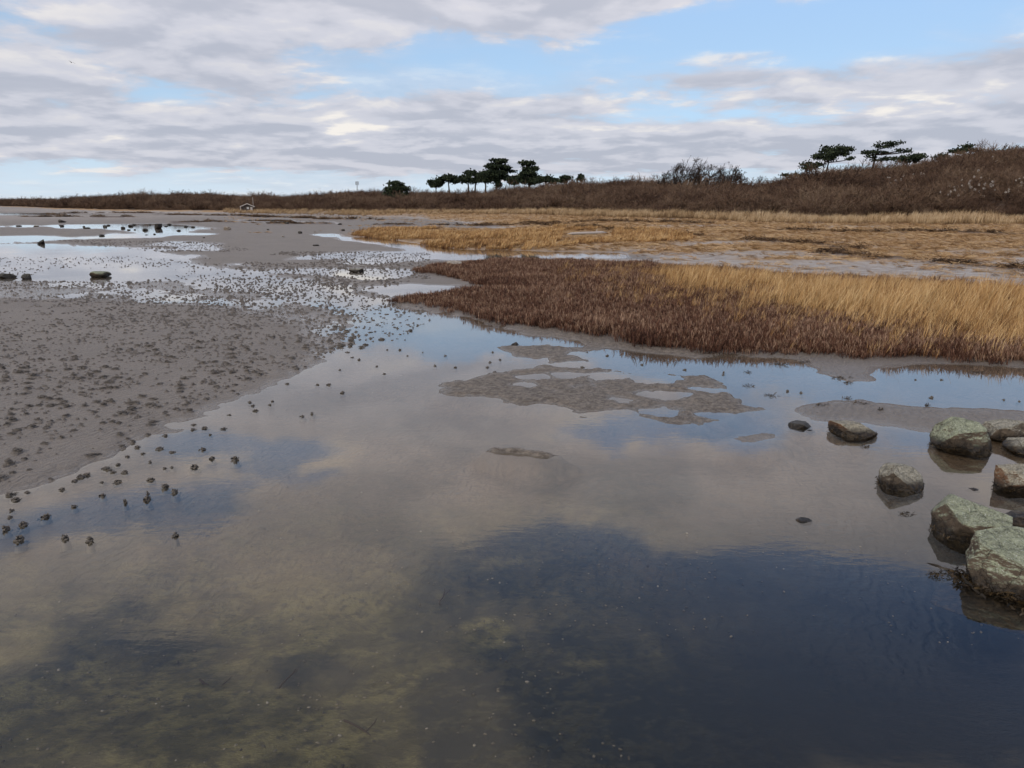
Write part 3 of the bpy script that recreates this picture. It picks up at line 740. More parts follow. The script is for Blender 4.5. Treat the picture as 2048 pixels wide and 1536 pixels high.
# ------------------------------------------------------------------ seaweed wrack on the beach
M_WRACK = mat_plant('dry_wrack', [(.014, .009, .006), (.045, .026, .015), (.10, .06, .032), (.22, .14, .075)], .8, .4, .4, .5)
def wrack_mesh(seed):
    g = np.random.default_rng(seed); mb = MB()
    for i in range(70):
        p = np.r_[g.normal(0, .20, 2), abs(g.normal(0, .06))]; a0 = g.uniform(0, 6.283); pts = [p]
        for k in range(4):
            a0 += g.normal(0, .6); p = p + np.array([math.cos(a0) * .045, math.sin(a0) * .045, g.normal(0, .02)]); p[2] = max(p[2], 0); pts.append(p)
        mb.ribbon(pts, [.025, .03, .026, .02, .008], np.array([-math.sin(a0) * .7, math.cos(a0) * .7, .6]), g.uniform(.05, 1.0))
    return mb.mesh('wrack_clump', M_WRACK)
def build_wrack():
    pts = []; sc = []
    for i, (ln, wd) in enumerate(zip(WRACKW, WRW)):
        L = np.linalg.norm(np.diff(ln, axis=0), axis=1); tot = L.sum()
        dm = np.hypot(*ln.mean(0)); step = np.interp(dm, [30, 100, 400], [.22, .9, 2.5])
        k = int(tot / step * 2.2)
        u = rng.uniform(0, tot, k); cs = np.r_[0, np.cumsum(L)]
        x = np.interp(u, cs, ln[:, 0]) + rng.normal(0, wd * .45, k); y = np.interp(u, cs, ln[:, 1]) + rng.normal(0, wd * .45, k)
        q = np.c_[x, y]; kk = fbm2(q, .4, 3, 101) > -.15; q = q[kk]
        pts.append(q); sc.append(rng.uniform(.6, 1.2, len(q)) * np.interp(dm, [30, 100, 400], [.9, 1.5, 4]))
    q = np.concatenate(pts); s = np.concatenate(sc); n_ = len(q)
    scatter('seaweed_wrack', 'dark brown drift lines of dried seaweed along the beach', 'seaweed', np.c_[q, height(q) + .02],
            np.c_[np.zeros((n_, 2)), rng.uniform(0, 6.28, n_)], np.c_[s, s, s * rng.uniform(.7, 1.4, n_)], rng.integers(0, 4, n_), [wrack_mesh(300 + i) for i in range(4)])
    print('wrack', n_)
build_wrack()

# ------------------------------------------------------------------ trees
M_NEEDLE = mat_plant('pine_needles', [(.006, .010, .007), (.014, .022, .013), (.034, .048, .025), (.06, .075, .036)], .8, 0, 1, .1)
M_BARK = mat_plant('dark_bark', [(.018, .013, .010), (.045, .032, .024), (.08, .06, .045)], .9, 0, 1, .1)
M_TWIG = mat_plant('bare_branches', [(.020, .014, .011), (.045, .032, .024), (.085, .062, .046)], .9, 0, 1, .1)

def pine(px, ybase, D, pads, label, trunk_top=None, seed=0, group='wind shaped pines on the ridge', n_k=1.0, trunks=None):
    """pads: (x0, x1, y0, y1) pixel boxes of the foliage plates; built in metres around the foot of the trunk"""
    g = np.random.default_rng(500 + seed)
    foot = PD(px, ybase, D); sc = D / math.hypot(*ray(px, ybase)[:2])     # metres per pixel at that distance
    gz = float(hill_z(foot[None, :2])[0]); drop = foot[2] - gz
    root = empty('pine_tree', (foot[0], foot[1], gz))
    e1 = np.array([math.cos(math.atan2(foot[0], foot[1])), -math.sin(math.atan2(foot[0], foot[1])), 0]); e2 = np.array([-e1[1], e1[0], 0])
    W_ = lambda x, y, dep=0.0: e1 * (x - px) * sc + e2 * dep + np.array([0, 0, (ybase - y) * sc + drop])
    top = max((p for p in pads), key=lambda p: -(p[2]))
    tt = trunk_top or ((top[0] + top[1]) / 2, top[2] + 3)
    H = (ybase - tt[1]) * sc + drop
    tr = []
    for (bx, tx, ty) in (trunks or [(px, tt[0], tt[1])]):
        a, b_ = W_(bx, ybase + drop / sc), W_(tx, ty)
        t = np.linspace(0, 1, 7)[:, None]
        bend = e1 * g.normal(0, .03 * H) + e2 * g.normal(0, .03 * H)
        pts = a + (b_ - a) * t + bend * np.sin(t * math.pi)
        mb = MB(); mb.tube(pts, np.linspace(.035 * H + .05, .012 * H + .02, 7), 7, .4); tr.append(pts); obj('trunk', mb.mesh('pine_trunk', M_BARK), root)
    cr = MB()
    for (x0, x1, y0, y1) in pads:
        cx, cy = (x0 + x1) / 2, (y0 + y1) / 2; rx, rz = (x1 - x0) / 2 * sc * 1.1, (y1 - y0) / 2 * sc * 1.2; ry = rx * .8
        c = W_(cx, cy, g.normal(0, .15 * rx))
        # limb from the trunk to the plate
        allp = np.concatenate(tr); low = allp[allp[:, 2] < c[2] - .1 * rz] if (allp[:, 2] < c[2] - .1 * rz).any() else allp[:1]
        p0 = low[np.argmin(np.linalg.norm(low - c, axis=1) + .3 * (c[2] - low[:, 2]))]
        t = np.linspace(0, 1, 5)[:, None]; lm = MB()
        lm.tube(p0 + (c - p0) * t + np.array([0, 0, -.12]) * np.sin(t * math.pi) * rx, np.linspace(.014 * H + .03, .02, 5), 4, .4)
        for k in range(5):
            e = c + np.r_[g.normal(0, .45, 3)] * [rx, ry, rz * .6]
            lm.tube(np.linspace(c * .4 + p0 * .6, e, 3), [.03, .02, .01], 3, .3)
        obj('limb', lm.mesh('pine_limb', M_BARK), root)
        m_ = int(n_k * np.clip(210 * rx * rz / .5, 70, 1100))
        nsub = max(3, int(4 + rx * 2.5)); cen = g.uniform(-1, 1, (nsub, 3)); cen /= np.maximum(np.linalg.norm(cen, axis=1), .75)[:, None]
        cen *= np.array([rx * .86, ry * .86, rz * .62])
        sub = g.integers(0, nsub, m_)
        off = g.normal(0, 1, (m_, 3)) * np.array([.30 * rx / math.sqrt(nsub / 4) + .08, .3 * ry / math.sqrt(nsub / 4) + .08, .26 * rz + .03])
        pp = c + cen[sub] + off
        for p in pp:
            dv = g.normal(0, 1, 3); dv[2] = abs(dv[2]) * .8 + .25; dv /= np.linalg.norm(dv); L = g.uniform(.16, .34) * max(.8, sc / .085)
            s1 = np.cross(dv, g.normal(0, 1, 3)); s1 /= np.linalg.norm(s1) + 1e-9; s2 = np.cross(dv, s1)
            tint = g.uniform(.15, .9)
            for sdv in (s1, s2):
                cr.add([p - sdv * L * .45, p + sdv * L * .45, p + dv * L + sdv * L * .16, p + dv * L - sdv * L * .16], [(0, 1, 2, 3)], None, tint)
    obj('crown', cr.mesh('pine_crown', M_NEEDLE, False), root)
    tag(root, label, 'tree', group)
    return root

def Dx(x, k=.9):
    a = math.atan2(ray(x, 380)[0], ray(x, 380)[1]); return float(np.interp(a, TAZ, TD) + k * np.interp(a, TAZ, TW))
pine(793, 404, Dx(793, .35), [(780, 806, 366, 376), (772, 816, 374, 386), (770, 818, 384, 398)], 'rounded dark pine alone on the slope left of the pine row', seed=1)
pine(872, 384, Dx(872), [(858, 886, 362, 369), (863, 884, 368, 376)], 'low flat topped pine at the left end of the pine row', seed=2)
pine(900, 386, Dx(900), [(878, 922, 355, 366), (884, 908, 352, 360)], 'umbrella shaped pine with one thin trunk, second from left in the row', seed=3)
pine(942, 386, Dx(942), [(920, 962, 351, 366), (936, 962, 343, 354), (915, 938, 356, 366)], 'broad pine with two close trunks in the middle of the row', seed=4, trunks=[(939, 936, 356), (946, 950, 350)])
pine(969, 387, Dx(969), [(955, 988, 347, 366), (958, 982, 345, 356)], 'pine crowded against the left side of the tallest pine', seed=5)
pine(991, 388, Dx(991), [(982, 1011, 321, 329), (972, 1006, 330, 338), (985, 1017, 334, 342), (975, 1010, 341, 356), (1000, 1027, 343, 349), (990, 1018, 352, 362), (986, 1000, 360, 374)],
     'tallest pine of the row with tiered crown', seed=6, n_k=1.2)
pine(1029, 384, Dx(1029), [(1018, 1040, 355, 364), (1021, 1042, 362, 370)], 'small dark pine between the two tall pines', seed=7)
pine(1058, 383, Dx(1058), [(1040, 1064, 326, 334), (1048, 1072, 333, 343), (1040, 1073, 342, 352), (1037, 1076, 350, 362), (1042, 1080, 359, 370)],
     'dense tall conical pine at the right of the row', seed=8, n_k=1.3)
pine(1096, 378, Dx(1096), [(1076, 1100, 353, 364), (1092, 1116, 357, 367)], 'low spreading pine just right of the conical pine', seed=9)
pine(1132, 372, Dx(1132), [(1123, 1141, 353, 361), (1118, 1134, 358, 366)], 'small ragged pine beside a bare tree right of the row', seed=10)
pine(1162, 368, Dx(1162), [(1158, 1167, 350, 357), (1155, 1169, 356, 364)], 'tiny upright pine farthest right of the row', seed=11)
pine(1646, 346, Dx(1646), [(1641, 1690, 296, 306), (1630, 1672, 303, 318), (1655, 1688, 302, 314), (1626, 1650, 312, 320), (1640, 1668, 315, 324), (1684, 1699, 300, 306), (1687, 1700, 318, 324)],
     'leaning pine with one dense dark crown on the right hand skyline', trunk_top=(1656, 316), seed=12, n_k=1.1)
pine(1622, 348, Dx(1622), [(1600, 1618, 325, 334), (1606, 1640, 331, 342), (1628, 1644, 326, 333)], 'low bushy pine under the leaning dense pine', seed=13)
pine(1574, 360, Dx(1574), [(1565, 1582, 346, 352), (1575, 1602, 348, 355)], 'smallest dark pine left of the leaning pine', seed=14)
pine(1743, 338, Dx(1743), [(1752, 1800, 287, 293), (1740, 1776, 292, 299), (1726, 1756, 303, 309), (1715, 1740, 306, 311), (1738, 1768, 304, 311), (1784, 1806, 300, 307), (1800, 1818, 305, 309),
     (1730, 1752, 312, 317), (1742, 1766, 317, 324), (1768, 1790, 316, 324)], 'open flat layered pine leaning right with gaps in its crown', trunk_top=(1750, 300), seed=15, n_k=.75)
pine(1820, 334, Dx(1820, .8), [(1796, 1836, 313, 326), (1810, 1846, 311, 324)], 'dark domed evergreen bush right of the layered pine', seed=16)
pine(1925, 324, Dx(1925), [(1917, 1938, 290, 298), (1899, 1921, 298, 305), (1896, 1912, 301, 307), (1912, 1934, 298, 305), (1932, 1956, 299, 308)], 'spreading pine near the top right of the ridge', seed=17)
pine(1880, 330, Dx(1880), [(1866, 1884, 312, 320), (1876, 1898, 309, 316)], 'low pine left of the spreading pine on the ridge', seed=18)

def bare_tree(px, ybase, D, wpx, hpx, label, seed, stems=7, lean=.25, group=None):
    g = np.random.default_rng(700 + seed)
    foot = PD(px, ybase, D); sc = D / math.hypot(*ray(px, ybase)[:2]); gz = float(hill_z(foot[None, :2])[0]); drop = max(foot[2] - gz, 0)
    root = empty('bare_tree', (foot[0], foot[1], gz))
    Hh, Ww = hpx * sc + drop, wpx * sc / 2
    br = MB()
    def grow(p, dv, L, rad, lev):
        nseg = 4; pts = [p]; d_ = dv.copy()
        for k in range(nseg):
            d_ = d_ + g.normal(0, .13, 3) + np.array([.05 * lean * 2, 0, .03]); d_ /= np.linalg.norm(d_); p = p + d_ * L / nseg
            # keep inside the dome
            lim = Hh * math.sqrt(max(.05, 1 - min(.95, (np.hypot(p[0], p[1]) / Ww) ** 2)))
            pts.append(p)
            if p[2] > lim * (1 + g.normal(0, .05)): break
        nseg = len(pts) - 1; rr = np.linspace(rad, rad * .55, nseg + 1)
        if lev == 0:
            tk = MB(); tk.tube(pts, rr, 5, g.uniform(.1, .7)); obj('trunk', tk.mesh('bare_trunk', M_TWIG), root)
        else: br.tube(pts, rr, 3, g.uniform(.1, .7))
        if lev < 4 and pts[-1][2] < Hh * 1.1:
            for k in range(g.integers(3, 5) if lev < 3 else 5):
                i = g.integers(1, nseg + 1); dd = pts[i] - pts[i - 1]; dd /= np.linalg.norm(dd) + 1e-9
                dv2 = dd + g.normal(0, .48, 3) + np.array([.12, 0, .12]); dv2 /= np.linalg.norm(dv2)
                grow(np.array(pts[i]), dv2, L * g.uniform(.5, .75), max(rad * .55, .019), lev + 1)
    for s_ in range(stems):
        a0 = s_ * 6.283 / stems + g.normal(0, .3); rr = math.sqrt(g.uniform(0, .75)) * Ww if stems > 2 else 0
        b0 = np.array([rr * math.cos(a0), rr * math.sin(a0), 0]); lz = g.uniform(.3, .8) * (1 if stems > 2 else .2)
        dv = np.array([math.cos(a0) * lz + lean, math.sin(a0) * lz, 1]); dv /= np.linalg.norm(dv)
        grow(b0, dv, Hh * .6 * math.sqrt(max(.15, 1 - (rr / Ww) ** 2)), .012 * Hh + .03, 0)
    obj('crown', br.mesh('bare_crown', M_TWIG), root)['kind'] = 'stuff'
    tag(root, label, 'tree', group); return root
bare_tree(1404, 380, Dx(1404, .8), 190, 62, 'wide domed leafless tree breaking the skyline in the middle of the ridge', 1, 58)
bare_tree(1147, 372, Dx(1147), 34, 23, 'small bare tree between the ragged pine and the tiny pine', 2, 3)
bare_tree(1185, 372, Dx(1185), 40, 22, 'thin bare tree right of the tiny upright pine', 3, 3)
bare_tree(1520, 372, Dx(1520), 60, 20, 'wispy bare tree right of the domed leafless tree', 4, 5)
bare_tree(235, 402, Dx(235), 36, 14, 'bare windswept tree on the far left hilltop', 5, 4)
bare_tree(662, 394, Dx(662), 20, 14, 'lone bare windswept tree left of the mast', 6, 2)
bare_tree(495, 404, Dx(495), 14, 9, 'tiny bare tree on the ridge above the beach hut', 7, 2)
bare_tree(750, 390, Dx(750), 46, 17, 'low bare windswept tree right of the mast', 8, 5)
bare_tree(1290, 366, Dx(1290), 90, 22, 'broad low bare tree left of the domed leafless tree', 9, 8)
bare_tree(2020, 316, Dx(2020), 80, 26, 'bare tree thicket at the right end of the ridge', 10, 8)
bare_tree(1700, 350, Dx(1700), 54, 16, 'low bare tree between the leaning pine and the layered pine', 11, 5)

# pale seed heads of a climber in the scrub
M_FLUFF = mat_plant('pale_seed_fluff', [(.20, .165, .13), (.34, .30, .26), (.50, .46, .42)], .9, 0, 1, .2)
def climber(px, py, wpx, hpx, k, label, seed):
    g = np.random.default_rng(900 + seed)
    a = math.atan2(ray(px, py)[0], ray(px, py)[1]); D0 = np.interp(a, TAZ, TD); W0 = np.interp(a, TAZ, TW)
    best = None                           # where the line of sight meets the scrub tops
    for t in np.linspace(0.02, 1.0, 120):
        p = PD(px, py, D0 + W0 * t)
        if p[2] < float(hill_z(p[None, :2])[0]) + 1.5: best = p; break
    if best is None: best = PD(px, py, D0 + W0 * .95)
    gz = float(hill_z(best[None, :2])[0]); root = empty('climbing_plant', (best[0], best[1], gz))
    sc = np.linalg.norm(best) / 1600; fl = MB(); st = MB()
    for i in range(k):
        c = np.array([g.normal(0, wpx * sc * .3), g.normal(0, .5) - .5, best[2] - gz + g.normal(0, hpx * sc * .3)])
        st.tube([[c[0] * .5, c[1], 0], [c[0] * .9, c[1], c[2] * .6], c], .012, 3, .5)
        r0 = g.uniform(.05, .13)
        for e in range(26):
            dv = g.normal(0, 1, 3); dv /= np.linalg.norm(dv); sdv = np.cross(dv, g.normal(0, 1, 3)); sdv /= np.linalg.norm(sdv) + 1e-9
            p = c + dv * r0 * g.uniform(.2, .8) * [1, 1, 1.3]
            fl.add([p - sdv * .035, p + sdv * .035, p + dv * .07], None, [(0, 1, 2)], g.uniform(0, 1))
    obj('seed_heads', fl.mesh('seed_heads', M_FLUFF, False), root)['kind'] = 'stuff'; obj('stems', st.mesh('climber_stems', M_TWIG), root)['kind'] = 'stuff'
    tag(root, label, 'climber', 'pale seeding climbers in the scrub')
for i, (x, y, w_, h_, k, lb) in enumerate([
    (2036, 365, 26, 40, 16, 'densest white seed heads in the scrub at the right edge'), (1906, 370, 22, 32, 9, 'white seed heads in scrub, leftmost of three close clusters'),
    (1930, 375, 24, 36, 12, 'white seed heads in scrub, middle of three close clusters'), (1956, 370, 26, 38, 12, 'white seed heads in scrub, rightmost of three close clusters'),
    (1785, 362, 26, 16, 8, 'pale seed heads in the scrub below the layered pine'), (1825, 352, 44, 12, 8, 'pale seed heads in a thin line right of the layered pine'),
    (1890, 385, 40, 12, 6, 'few pale seed heads low in the scrub left of the clusters'), (1998, 382, 30, 14, 5, 'few pale seed heads between the clusters and the right edge'),
    (1975, 322, 16, 10, 4, 'pale seed heads high in scrub below the spreading pine'), (1305, 372, 60, 12, 7, 'faint pale seed heads in scrub left of the domed tree')]):
    climber(x, y, w_, h_, k, lb, i)

# ------------------------------------------------------------------ beach hut, shed, poles
def plain(name, c, rough=.7, metal=0.0, nscale=6, var=.25):
    m, n, b, out = new_mat(name)
    pos = n.add('ShaderNodeNewGeometry').outputs['Position']
    n.put(b.inputs['Base Color'], n.mix(n.noise(pos, nscale, 5, .6), tuple(v * (1 - var) for v in c), tuple(min(1, v * (1 + var)) for v in c)))
    b.inputs['Roughness'].default_value = rough; b.inputs['Metallic'].default_value = metal
    return m
M_DARKW, M_WHITE, M_ROOF, M_PANE, M_STEEL = plain('dark_boards', (.045, .035, .03)), plain('weathered_white_paint', (.46, .44, .41), .7), plain('pale_roof', (.36, .34, .32)), plain('window_glass', (.35, .38, .40), .15), plain('galvanised_steel', (.25, .26, .27), .5, .4)
def hut():
    D = 222.0; p = PD(495, 420, D); z0 = Z(p[0], p[1]); rt = empty('beach_hut', (p[0], p[1], z0 - .05), -math.atan2(p[0], p[1]))
    rt.scale = (.74, .74, .74)
    b = MB(); b.box((-2.0, 0, 0), (2.0, 4.5, 1.7)); b.add([(-2, 0, 1.7), (2, 0, 1.7), (0, 0, 2.6), (-2, 4.5, 1.7), (2, 4.5, 1.7), (0, 4.5, 2.6)], None, [(0, 1, 2), (4, 3, 5)])
    obj('wall', b.mesh('hut_wall', M_DARKW, False), rt)
    r = MB()
    for s_ in (-1, 1):
        a, b2 = np.array([0, 0, 2.70]), np.array([s_ * 2.5, 0, 1.62]); dz = np.array([0, 0, .16])
        v = [a + [0, -.5, 0], b2 + [0, -.5, 0], b2 + [0, 4.9, 0], a + [0, 4.9, 0]]; v = v + [q + dz for q in v]
        r.add(v, [(0, 1, 2, 3), (4, 7, 6, 5), (0, 4, 5, 1), (1, 5, 6, 2), (2, 6, 7, 3), (3, 7, 4, 0)])
    ro = obj('roof', r.mesh('hut_roof', M_ROOF, False), rt)
    g_ = MB()
    for s_ in (-1, 1):
        a, b2 = np.array([0, -.53, 2.66]), np.array([s_ * 2.55, -.53, 1.55]); dz = np.array([0, 0, .24]); v = [a, b2, b2 + dz, a + dz]; v = v + [q + np.array([0, -.05, 0]) for q in v]
        g_.add(v, [(0, 1, 2, 3), (4, 7, 6, 5), (0, 4, 5, 1), (1, 5, 6, 2), (2, 6, 7, 3), (3, 7, 4, 0)])
    obj('gable_trim', g_.mesh('gable_trim', M_WHITE, False), ro)
    w_ = MB(); w_.box((-.2, -.05, .85), (.55, -.003, 1.55)); wi = obj('window', w_.mesh('hut_window', M_WHITE, False), rt)
    w_ = MB(); w_.box((-.1, -.06, .95), (.45, -.052, 1.45)); obj('pane', w_.mesh('hut_pane', M_PANE, False), wi)
    d_ = MB(); d_.box((1.0, -.04, 0), (1.75, -.003, 1.6)); obj('door', d_.mesh('hut_door', M_ROOF, False), rt)
    q = MB(); q.tube([(-2.35, -.45, 0), (-2.35, -.45, 1.6)], .10, 6); obj('post', q.mesh('hut_post', M_WHITE), rt)
    tag(rt, 'small dark beach hut with pale gabled roof under the far hill', 'hut')
    p = PD(520, 414.5, D + 20); z0 = float(hill_z(p[None, :2])[0]); rt = empty('shed', (p[0], p[1], max(p[2] - .3, z0)), -math.atan2(p[0], p[1])); rt.scale = (.74, .74, .74)
    b = MB(); b.box((-1.0, 0, -1.6), (1.0, 1.8, .85)); obj('wall', b.mesh('shed_wall', M_WHITE, False), rt)
    b = MB(); b.box((-1.15, -.15, .86), (1.15, 1.95, .97)); obj('roof', b.mesh('shed_roof', M_ROOF, False), rt)
    b = MB(); b.box((-.35, -.03, -.5), (.3, -.003, .65)); obj('door', b.mesh('shed_door', M_DARKW, False), rt)
    tag(rt, 'tiny white shed right of the beach hut', 'shed')
    p = PD(507, 418, D + 6); z0 = Z(p[0], p[1]); q = MB(); q.tube([(0, 0, 0), (0, 0, 3.4)], [.055, .04], 6); q.tube([(0, 0, 3.4), (0, 0, 3.48)], [.09, .09], 6)
    o = obj('flagpole', q.mesh('flagpole', M_WHITE), None, (p[0], p[1], z0)); tag(o, 'thin pale flagpole beside the beach hut', 'pole')
    p = PD(715, 388, Dx(715, 1.0)); z0 = float(hill_z(p[None, :2])[0]); sc = Dx(715, 1.0) / 1570; H = 24 * sc + p[2] - z0
    rt = empty('mast', (p[0], p[1], z0)); q = MB()
    for (a, b2) in ((-.22, -.22), (.22, -.22), (0, .25)): q.tube([(a, b2, 0), (a * .6, b2 * .6, H)], .035, 4)
    for k in range(10):
        z1 = H * k / 10
        q.tube([(-.22, -.22, z1), (.18, -.18, z1 + H / 10)], .02, 3); q.tube([(.2, -.2, z1), (0, .22, z1 + H / 10)], .02, 3)
    obj('lattice', q.mesh('mast_lattice', M_STEEL), rt)
    for s_ in (-1, 1):
        q = MB(); q.box((s_ * .38 - .13, -.12, H - 1.2), (s_ * .38 + .13, .12, H - .1)); obj('antenna', q.mesh('mast_antenna', M_STEEL, False), rt)
    tag(rt, 'slender mast with antennas rising behind the scrub', 'mast')
hut()

# gull far off in the sky
g_ = MB()
for s_ in (-1, 1):
    g_.add([(0, .12, 0), (0, -.12, 0), (s_ * .35, -.10, .16), (s_ * .35, .12, .17), (s_ * .72, -.08, .06), (s_ * .70, .02, .07)], [(0, 1, 2, 3), (3, 2, 4, 5)])
g_.tube([(0, -.3, 0), (0, -.15, 0), (0, .1, .01), (0, .28, .03), (0, .36, .02)], [.02, .06, .075, .05, .01], 7)
p = PD(143, 125, 190); o = obj('gull', g_.mesh('gull', plain('grey_feathers', (.12, .12, .13), .8)), None, p); o.rotation_euler = (0, .25, .9)
tag(o, 'tiny dark bird flying in the cloudy sky at the left', 'bird')

# driftwood pole on the back beach
a, b2 = P(1134, 476, .12), P(1214, 473, .12); L = b2 - a
q = MB(); t = np.linspace(0, 1, 9)[:, None]; q.tube(L * t + np.array([0, .04, 0]) * np.sin(t * 5), np.r_[.01, .075, .08, .09, .09, .085, .095, .10, .01], 8)
q.tube(np.array([L * .7, L * .7 + [.1, .2, .14], L * .7 + [.12, .35, .2]]), [.03, .025, .01], 5)
o = obj('driftwood_log', q.mesh('driftwood_log', plain('bleached_wood', (.42, .37, .32), .8, 0, 9)), None, (a[0], a[1], max(Z(*a[:2]), Z(*b2[:2])) + .06)); tag(o, 'long pale driftwood log lying in the far marsh grass', 'log')

# ------------------------------------------------------------------ rocks
def mat_rock(name, top, side, band, top_amt=1.0):
    m, n, b, out = new_mat(name)
    ge = n.add('ShaderNodeNewGeometry'); pos, nr = ge.outputs['Position'], ge.outputs['True Normal']
    z = n.sep(pos)[2]; nz = n.sep(nr)[2]
    a, c, f = n.noise(pos, 6, 6, .65), n.noise(pos, 28, 5, .65), n.noise(pos, 110, 3, .7)
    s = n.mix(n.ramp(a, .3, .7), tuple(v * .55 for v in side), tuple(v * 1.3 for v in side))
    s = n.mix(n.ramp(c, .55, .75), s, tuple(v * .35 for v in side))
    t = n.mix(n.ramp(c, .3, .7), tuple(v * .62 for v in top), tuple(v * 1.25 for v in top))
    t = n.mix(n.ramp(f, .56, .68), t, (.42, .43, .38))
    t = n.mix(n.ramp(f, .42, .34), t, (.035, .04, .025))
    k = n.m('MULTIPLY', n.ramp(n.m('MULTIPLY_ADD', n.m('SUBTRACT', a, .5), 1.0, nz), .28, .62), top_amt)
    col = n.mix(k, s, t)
    zz = n.m('MULTIPLY_ADD', n.m('SUBTRACT', a, .5), .10, z)
    col = n.mix(n.ramp(zz, band * 1.25, band * .45), col, n.mix(n.ramp(c, .4, .7), (.010, .008, .006), (.050, .036, .022)))
    n.put(b.inputs['Base Color'], col)
    n.put(b.inputs['Roughness'], n.ramp(z, 0, .12, .42, .85))
    b.inputs['Specular IOR Level'].default_value = .3
    vo = n.add('ShaderNodeTexVoronoi', feature='DISTANCE_TO_EDGE'); n.put(vo.inputs['Vector'], n.vm('ADD', pos, n.vm('SCALE', n.comb(a, c, a), scale=.12))); vo.inputs['Scale'].default_value = 6.5
    crack = n.ramp(vo.outputs[0], .0, .035)
    hgt = n.m('ADD', n.m('ADD', a, n.m('MULTIPLY', c, .6)), n.m('MULTIPLY', f, .3))
    n.put(b.inputs['Normal'], n.bump(n.m('MULTIPLY_ADD', crack, .35, hgt), .9, .022))
    return m
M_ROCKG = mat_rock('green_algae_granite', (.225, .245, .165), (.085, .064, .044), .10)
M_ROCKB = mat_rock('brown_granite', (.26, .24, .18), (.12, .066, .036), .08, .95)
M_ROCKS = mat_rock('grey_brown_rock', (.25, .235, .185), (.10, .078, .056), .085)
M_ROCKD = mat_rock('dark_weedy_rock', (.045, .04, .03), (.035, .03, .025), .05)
M_ROCKP = mat_rock('pale_rock', (.36, .31, .25), (.22, .18, .14), .02)
ICO = {}
def ico(k):
    if k not in ICO:
        bm = bmesh.new(); bmesh.ops.create_icosphere(bm, subdivisions=k, radius=1)
        bm.verts.ensure_lookup_table()
        ICO[k] = (np.array([v.co[:] for v in bm.verts]), np.array([[v.index for v in f.verts] for f in bm.faces])); bm.free()
    return ICO[k]
def rock_mesh(seed, dims, mat, sub=5, cuts=9, planes=(), rough=.045):
    g = np.random.default_rng(1000 + seed); v, f = ico(sub); v = v.copy()
    v *= 1.0 + .16 * fbm(v * 1.1 + seed * 7.7, 2, seed)[:, None]
    pls = [(np.array(p[:3], float) / np.linalg.norm(p[:3]), p[3]) for p in planes]
    for _ in range(cuts):
        nn = g.normal(0, 1, 3); nn /= np.linalg.norm(nn); pls.append((nn, g.uniform(.58, .86)))
    for nn, dd in pls:
        s = v @ nn - dd; s = np.where(s > 0, s - np.minimum(s * .07, .012), 0); v -= s[:, None] * nn
    nrm = v / np.linalg.norm(v, axis=1)[:, None]
    v += nrm * (rough * fbm(v * 3.2 + seed, 4, seed + 5) + rough * .35 * fbm(v * 13 + seed, 3, seed + 9))[:, None]
    return mesh_np('rock', v * np.array(dims), f, mat)
M_WEED = mat_plant('dark_bladder_wrack', [(.006, .005, .003), (.018, .013, .007), (.045, .030, .014), (.085, .058, .026)], .45, 0, 1, .2)
def frond(mb, g, p, a0, L, w0, floor=.003):
    pts = [p]; a = a0
    for k in range(5):
        a += g.normal(0, .45); p = p + np.array([math.cos(a), math.sin(a), 0]) * L / 5 + np.array([0, 0, g.normal(0, .006)]); p[2] = max(p[2], floor); pts.append(p)
    mb.ribbon(pts, np.array([.6, 1, .9, 1.1, .8, .2]) * w0, np.array([-math.sin(a0), math.cos(a0), g.normal(0, .5)]), g.uniform(.1, .9))
def rock(px, py, wpx, hpx, mat, label, seed, depth=.8, rz=0.0, sub=5, planes=(), sink=.3, fringe=True, group=None, name='rock', cuts=12, rough=.045, dz=0.0):
    """px, py: middle of the waterline; wpx, hpx: size above the waterline in photograph pixels"""
    p = P(px, py); rl = np.linalg.norm(p - [0, 0, CAMH]) / np.linalg.norm(ray(px, py)); sc = rl
    w = wpx * sc / 2 * 1.06; h = hpx * sc / (1 + sink) * 1.35; dp = w * depth
    yaw = -math.atan2(p[0], p[1])
    fwd = np.array([p[0], p[1], 0]) / np.hypot(p[0], p[1])
    c = p + fwd * dp * .55; gz = min(Z(c[0], c[1]), 0.04)
    me = rock_mesh(seed, (w, dp, h * .62), mat, sub, cuts, planes, rough)
    cz = h * .62 * (1 - 2 * sink / (1 + sink)) + dz + max(gz, -.02)
    o = obj(name, me, None, (c[0], c[1], cz)); o.rotation_euler.z = yaw + rz
    tag(o, label, 'rock', group)
    if fringe:
        g = np.random.default_rng(1300 + seed); mb = MB()
        vz = np.array([v.co[:] for v in me.vertices]); lim = -cz + .015
        ring = vz[np.abs(vz[:, 2] - lim) < .03]
        if len(ring) > 10:
            for i in range(int(60 + 260 * w)):
                q = ring[g.integers(len(ring))]; a0 = math.atan2(q[1], q[0])
                frond(mb, g, np.array([q[0] * 1.0, q[1] * 1.0, -cz + abs(g.normal(0, .018)) + .003]), a0 + g.normal(0, 1.2), g.uniform(.012, .035), .006, -cz + .003)
            me2 = mb.mesh('weed_fringe', M_WEED)
            co = np.array([v.co[:] for v in me2.vertices]); co[:, 2] = np.maximum(co[:, 2], -cz + .004); me2.vertices.foreach_set('co', co.ravel().astype(np.float32))
            obj('weed_fringe', me2, o)['kind'] = 'stuff'
    return o
GR = 'boulders at the edge of the near pool'
rock(1597, 856, 52, 18, M_ROCKD, 'low dark green flat stone left of the brown topped stone', 1, .8, 0, 4, [(0, 0, 1, .7)], .35, False, GR)
rock(1620, 862, 20, 6, M_ROCKS, 'tiny stone touching the low dark green stone', 2, .8, 0, 4, (), .35, False, GR)
rock(1698, 872, 96, 36, M_ROCKB, 'rounded brown stone with pale top mirrored in the pool', 3, .75, 0, 5, [(0, 0, 1, .62), (.2, -1, .1, .8)], .3, True, GR)
